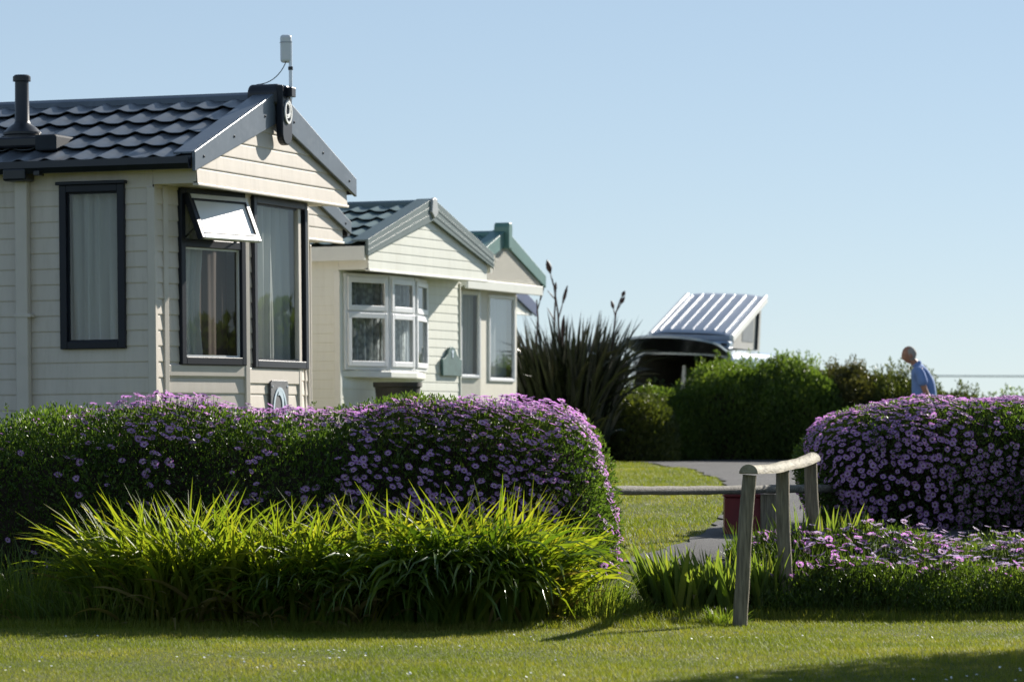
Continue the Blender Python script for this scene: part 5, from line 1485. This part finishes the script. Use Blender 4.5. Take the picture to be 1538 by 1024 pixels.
# ------------------------------------------------------------------ walking man
M['skin'] = surf('skin', (0.36, 0.18, 0.115), 0.55, 0.35, var=0.06, scale=14)
M['shirt'] = surf('blue_shirt', (0.16, 0.255, 0.50), 0.8, 0.2, var=0.06, scale=10, bump=0.3, bump_scale=14)
M['trousers'] = surf('dark_trousers', (0.03, 0.035, 0.05), 0.8, 0.2)
M['hair'] = surf('grey_hair', (0.33, 0.30, 0.26), 0.8, 0.2, var=0.15, scale=60)
M['shoe'] = surf('brown_shoes', (0.05, 0.03, 0.02), 0.6)
mx_, my_ = 5.49, 51.6
man = thing('person', 'balding man in a short sleeved blue shirt walking left with head bowed', 'person', (mx_, my_, gz(mx_, my_)))
def skin_obj(name, pts, edges, mat, root_i, sub=2, parent=None):
    me = bpy.data.meshes.new(name)
    me.from_pydata([p[:3] for p in pts], edges, [])
    me.materials.append(mat)
    o = link(bpy.data.objects.new(name, me), parent)
    sk = o.modifiers.new('skin', 'SKIN'); sk.use_smooth_shade = True; sk.branch_smoothing = 0.6
    lay = me.skin_vertices[0].data
    for i, p in enumerate(pts):
        r = p[3]; lay[i].radius = r if isinstance(r, tuple) else (r, r); lay[i].use_root = (i == root_i)
    sb = o.modifiers.new('sub', 'SUBSURF'); sb.levels = sub; sb.render_levels = sub
    return o
# x: walking direction is -x; y: depth (near side negative)
body_pts = [
    (0.06, 0, 0.92, (0.12, 0.16)), (0.05, 0, 1.08, (0.12, 0.15)), (0.02, 0, 1.26, (0.11, 0.16)), (-0.03, 0, 1.385, 0.075),      # pelvis..neck base
    (-0.095, 0, 1.43, 0.056), (-0.135, 0, 1.47, 0.058),                                            # neck
    (-0.04, -0.17, 1.335, 0.058), (0.03, -0.215, 1.06, 0.041), (0.135, -0.175, 0.855, 0.032), (0.155, -0.15, 0.80, 0.034),            # near arm bent back
    (-0.04, 0.17, 1.335, 0.058), (-0.02, 0.22, 1.06, 0.041), (-0.07, 0.21, 0.84, 0.032), (-0.08, 0.20, 0.78, 0.034),                  # far arm
    (0.05, -0.10, 0.86, 0.085), (-0.05, -0.10, 0.48, 0.058), (-0.19, -0.10, 0.10, 0.04), (-0.30, -0.10, 0.05, 0.034),                  # front leg
    (0.05, 0.10, 0.86, 0.085), (0.16, 0.10, 0.48, 0.058), (0.36, 0.10, 0.13, 0.04), (0.28, 0.10, 0.05, 0.034)]
be = [(0,1),(1,2),(2,3),(3,4),(4,5),(2,6),(6,7),(7,8),(8,9),(2,10),(10,11),(11,12),(12,13),(0,14),(14,15),(15,16),(16,17),(0,18),(18,19),(19,20),(20,21)]
# fingers, five a hand
for (hi, s, dirv) in ((9, -1, Vector((0.55, 0.25, -0.75))), (13, 1, Vector((-0.1, -0.1, -1)))):
    h = Vector(body_pts[hi][:3]); d = dirv.normalized(); side = Vector((0.7, 0.2, 0.4)).cross(d).normalized()
    for k, (off, ln) in enumerate(((-0.027, 0.062), (-0.009, 0.074), (0.009, 0.07), (0.026, 0.055))):
        a_ = h + d * 0.045 + side * off; b_ = a_ + d * ln * 0.55; c_ = b_ + (d + Vector((0, 0.5, 0.1)) * 0.7).normalized() * ln * 0.5
        i0 = len(body_pts); body_pts += [(*a_, 0.011), (*b_, 0.0095), (*c_, 0.0075)]; be += [(hi, i0), (i0, i0+1), (i0+1, i0+2)]
    a_ = h + d * 0.01 - side * 0.038; b_ = a_ + (d * 0.7 - side * 0.5).normalized() * 0.045; i0 = len(body_pts)
    body_pts += [(*a_, 0.012), (*b_, 0.009)]; be += [(hi, i0), (i0, i0+1)]
body = skin_obj('body', body_pts, be, M['skin'], 0, 1, man)
# head: a shaped egg with brow, nose, lips, chin and ears, bowed forward
def head_mesh():
    n_, m_ = 40, 28; V = []
    for j in range(m_ + 1):
        ph_ = math.pi * j / m_; 
        for i in range(n_):
            th = 2 * math.pi * i / n_
            x = math.sin(ph_) * math.cos(th); y = math.sin(ph_) * math.sin(th); z = math.cos(ph_)
            X_ = x * (0.098 if x > 0 else 0.100); Y_ = y * 0.074; Z_ = z * 0.118
            if z < 0: X_ *= 1 - 0.10 * (-z); Y_ *= 1 - 0.22 * (-z) ** 1.5
            if x > 0 and z < -0.1: X_ *= 1 - 0.35 * min(1, (-z - 0.1) * 1.2) * x          # nape side
            f_ = max(0, -x) ** 6 * math.exp(-(y / 0.22) ** 2)
            X_ -= 0.026 * f_ * math.exp(-((z + 0.22) / 0.14) ** 2)                        # nose
            X_ -= 0.010 * max(0, -x) ** 4 * math.exp(-((z - 0.13) / 0.10) ** 2)           # brow
            X_ += 0.009 * max(0, -x) ** 4 * math.exp(-((z + 0.03) / 0.07) ** 2) * math.exp(-((abs(y) - 0.36) / 0.18) ** 2)  # eye sockets
            X_ -= 0.009 * f_ * math.exp(-((z + 0.52) / 0.07) ** 2) + 0.014 * f_ * math.exp(-((z + 0.80) / 0.14) ** 2)      # lips, chin
            V.append((X_, Y_, Z_))
    Fc = [(j*n_ + i, j*n_ + (i+1) % n_, (j+1)*n_ + (i+1) % n_, (j+1)*n_ + i) for j in range(m_) for i in range(n_)]
    return V, Fc
Mh = Matrix.Translation((-0.150, 0, 1.525)) @ Matrix.Rotation(R(-15), 4, 'Y')
V, Fc = head_mesh()
mb = MB(); mb.add(V, [f[::-1] for f in Fc], M=Mh); hd = mb.build('head', M['skin'], man, smooth=80)
mb = MB()
for s in (-1, 1):
    mb.lathe([(0.003, -0.006), (0.020, -0.010), (0.026, 0.0), (0.018, 0.008), (0.003, 0.004)], n=14, M=Mh @ Matrix.Translation((0.012, s * 0.076, -0.018)) @ Matrix.Rotation(R(90 * -s), 4, 'X') @ Matrix.Rotation(R(20), 4, 'Y') @ Matrix.Scale(1.35, 4, (0, 1, 0)))
build_each(mb, 'ear', M['skin'], hd, smooth=80)
mb = MB()
for s in (-1, 1): mb.lathe([(0.001, -0.006), (0.009, -0.003), (0.0095, 0.003), (0.001, 0.008)], n=10, M=Mh @ Matrix.Translation((-0.082, s * 0.028, -0.004)) @ Matrix.Rotation(R(-90), 4, 'Y'))
build_each(mb, 'eye', M['white'], hd, smooth=80)
hv_ = []; keep_f = []
for (x, y, z) in V: hv_.append((x * 1.035 + 0.001, y * 1.04, z * 1.02 + 0.001))
def hair_ok(f):
    c_ = sum((Vector(V[i]) for i in f), Vector()) / 4
    return (c_.x > -0.015 and -0.075 < c_.z < 0.070 + 0.25 * max(0, c_.x)) or (c_.x > 0.02 and c_.z > -0.09)
mb = MB(); mb.add(hv_, [f[::-1] for f in Fc if hair_ok(f)], M=Mh); mb.build('hair', M['hair'], hd, smooth=80)
sp = [(0.065, 0, 0.83, (0.150, 0.185)), (0.06, 0, 0.98, (0.148, 0.180)), (0.035, 0, 1.16, (0.150, 0.19)), (0.0, 0, 1.30, (0.140, 0.185)), (-0.04, 0, 1.385, (0.09, 0.115)), (-0.075, 0, 1.43, 0.070),
      (-0.035, -0.18, 1.33, 0.076), (0.0, -0.215, 1.19, 0.074), (0.022, -0.225, 1.10, 0.074), (-0.035, 0.18, 1.33, 0.076), (-0.03, 0.22, 1.19, 0.074), (-0.02, 0.23, 1.10, 0.074)]
skin_obj('shirt', sp, [(0,1),(1,2),(2,3),(3,4),(4,5),(3,6),(6,7),(7,8),(3,9),(9,10),(10,11)], M['shirt'], 1, 2, man)
tp = [(0.06, 0, 0.90, (0.13, 0.165)), (0.05, -0.10, 0.80, 0.105), (-0.05, -0.10, 0.48, 0.078), (-0.19, -0.10, 0.10, 0.066), (0.05, 0.10, 0.80, 0.105), (0.16, 0.10, 0.48, 0.078), (0.35, 0.10, 0.15, 0.066)]
skin_obj('trousers', tp, [(0,1),(1,2),(2,3),(0,4),(4,5),(5,6)], M['trousers'], 0, 2, man)
for (p0, p1) in (((-0.16, -0.10, 0.045), (-0.38, -0.10, 0.045)), ((0.38, 0.10, 0.13), (0.22, 0.10, 0.035))):
    skin_obj('shoe', [(*p0, 0.045), (*((Vector(p0) + Vector(p1)) / 2), 0.044), (*p1, 0.036)], [(0, 1), (1, 2)], M['shoe'], 0, 2, man)

# ------------------------------------------------------------------ overhead line, shade tree
ol = thing('overhead_line', 'thin grey overhead cable low across the sky right of the man', 'cable', (10, 150, gz(10, 150)))
lo = Vector(ol.location); mb = MB()
pA = at(1110, 560.5, 150) - lo; pB = at(1900, 561.5, 150) - lo
mb.tube([pA.lerp(pB, k / 20) + Vector((0, 0, -0.10 * math.sin(math.pi * k / 20))) for k in range(21)], 0.028, 8); mb.build('cable', surf('grey_cable', (0.38, 0.42, 0.46), 0.7), ol, smooth=60)
mb = MB()
mb.tube([(pA.x, 0, -0.3), (pA.x, 0, pA.z + 0.05)], [0.10, 0.08], 10); mb.tube([(pB.x, 0, -0.3), (pB.x, 0, pB.z + 0.3)], [0.12, 0.10], 10); build_each(mb, 'pole', M['old_wood'], ol, smooth=50)

tx, ty = 7.75, 24.85
tr = thing('shade_tree', 'small round tree whose shadow falls across the lawn at the lower right', 'tree', (tx, ty, gz(tx, ty)))
mb = MB(); mb.tube([(0, 0, -0.1), (0.03, 0, 0.9), (0.0, 0.05, 1.9), (0.05, 0, 3.0)], [0.14, 0.11, 0.09, 0.04], 10)
rng = np.random.default_rng(301)
for k in range(12):
    a_ = k * 2.4; e = 0.3 + 0.5 * random.random(); s0 = Vector((0.02, 0.02, 1.7 + 0.1 * k)); d = Vector((math.cos(a_) * math.cos(e), math.sin(a_) * math.cos(e), math.sin(e)))
    mb.tube([s0, s0 + d * 0.5, s0 + d * 1.1 + Vector((0, 0, 0.1))], [0.045, 0.03, 0.012], 6)
mb.build('trunk', M['old_wood'], tr, smooth=60)
def tf(P): return (np.abs(P[:, 0] / 1.95) ** 2.3 + np.abs(P[:, 1] / 1.95) ** 2.3 + np.abs((P[:, 2] - 3.35) / 1.45) ** 2.3) ** (1 / 2.3)
P = bush_points(52000, tf, (-2.3, -2.3, 1.6), (2.3, 2.3, 5.0), shell=(0.25, 1.02), seed=302, lump=0.12, lf=2.5)
V, Q = leaf_quads(P, grad(tf, P) + rng.normal(0, 0.8, P.shape), 0.085, 0.5, rng=rng); np_obj('crown', V, Q, M['shrub'], tr)

# a windbreak of trees and one more caravan off to the right: they stand in the window reflections
for k in range(2, 11):
    a_ = R(30 + k * 5.0); dist = 41 + 4 * math.sin(k * 2.3); wx, wy = -2 + dist * math.sin(a_), 34 + dist * math.cos(a_)
    hT = 3.3 + 0.8 * math.sin(k * 1.7); rT_ = 2.3 + 0.4 * math.sin(k * 3.1)
    wt = thing('windbreak_tree', 'dense bushy tree in the windbreak far off to the right of the road', 'tree', (wx, wy, gz(wx, wy)), 0, 'windbreak trees off to the right')
    mb = MB(); mb.tube([(0, 0, -0.2), (0.05, 0, 1.2), (0, 0, hT * 0.7)], [0.16, 0.12, 0.05], 8); mb.build('trunk', M['old_wood'], wt, smooth=60)
    def wf_(P): return (np.abs(P[:, 0] / rT_) ** 2.3 + np.abs(P[:, 1] / rT_) ** 2.3 + np.abs((P[:, 2] - hT * 0.52) / (hT * 0.5)) ** 2.3) ** (1 / 2.3)
    P = bush_points(3600, wf_, (-3, -3, 0.1), (3, 3, hT * 1.1), shell=(0.45, 1.02), seed=400 + k, lump=0.14, lf=1.6)
    V, Q = leaf_quads(P, grad(wf_, P) + rng.normal(0, 0.7, P.shape), 0.34, 0.6, rng=rng); np_obj('crown', V, Q, M['shrub'], wt)

# ------------------------------------------------------------------ light, sky, camera
SUN_AZ, SUN_EL = R(37), R(25)
sd = Vector((math.sin(SUN_AZ) * math.cos(SUN_EL), math.cos(SUN_AZ) * math.cos(SUN_EL), math.sin(SUN_EL)))
sl = bpy.data.lights.new('sun', 'SUN'); sl.energy = 4.5; sl.angle = R(0.5); sl.color = (1.0, 0.94, 0.85)
so = bpy.data.objects.new('sun', sl); link(so); so.rotation_euler = sd.to_track_quat('Z', 'Y').to_euler(); so.location = (10, 40, 30)
world = bpy.data.worlds.new('World'); scene.world = world; world.use_nodes = True
nt = world.node_tree; bg = nt.nodes['Background']
sky = nt.nodes.new('ShaderNodeTexSky'); sky.sky_type = 'NISHITA'; sky.sun_disc = False
sky.sun_elevation = SUN_EL; sky.sun_rotation = SUN_AZ; sky.altitude = 0; sky.air_density = 0.65; sky.dust_density = 0.0; sky.ozone_density = 2.6
gm = nt.nodes.new('ShaderNodeGamma'); gm.inputs['Gamma'].default_value = 0.5
tn = nt.nodes.new('ShaderNodeMix'); tn.data_type = 'RGBA'; tn.blend_type = 'MULTIPLY'; tn.inputs['Factor'].default_value = 1; tn.clamp_result = False
tn.inputs['B'].default_value = (1.12, 1.18, 1.23, 1)
nt.links.new(sky.outputs['Color'], gm.inputs['Color']); nt.links.new(gm.outputs['Color'], tn.inputs['A'])
nt.links.new(tn.outputs['Result'], bg.inputs['Color']); bg.inputs['Strength'].default_value = 0.10

cam = bpy.data.cameras.new('camera'); co = bpy.data.objects.new('camera', cam); link(co)
co.location = (0, 0, EYE); co.rotation_euler = (R(90), 0, 0)
cam.sensor_width = 36.0; cam.lens = F / 1538 * 36.0
cam.shift_y = (CY - 512.0) / 1538.0
cam.clip_start = 0.1; cam.clip_end = 5000
cam.dof.use_dof = True; cam.dof.focus_distance = 27.5; cam.dof.aperture_fstop = 4.5
scene.camera = co
scene.view_settings.view_transform = 'Standard'; scene.view_settings.look = 'None'
scene.view_settings.exposure = 1.18; scene.view_settings.gamma = 1.0
scene.render.engine = 'CYCLES'
scene.cycles.max_bounces = 8; scene.cycles.transparent_max_bounces = 12; scene.cycles.use_denoising = True
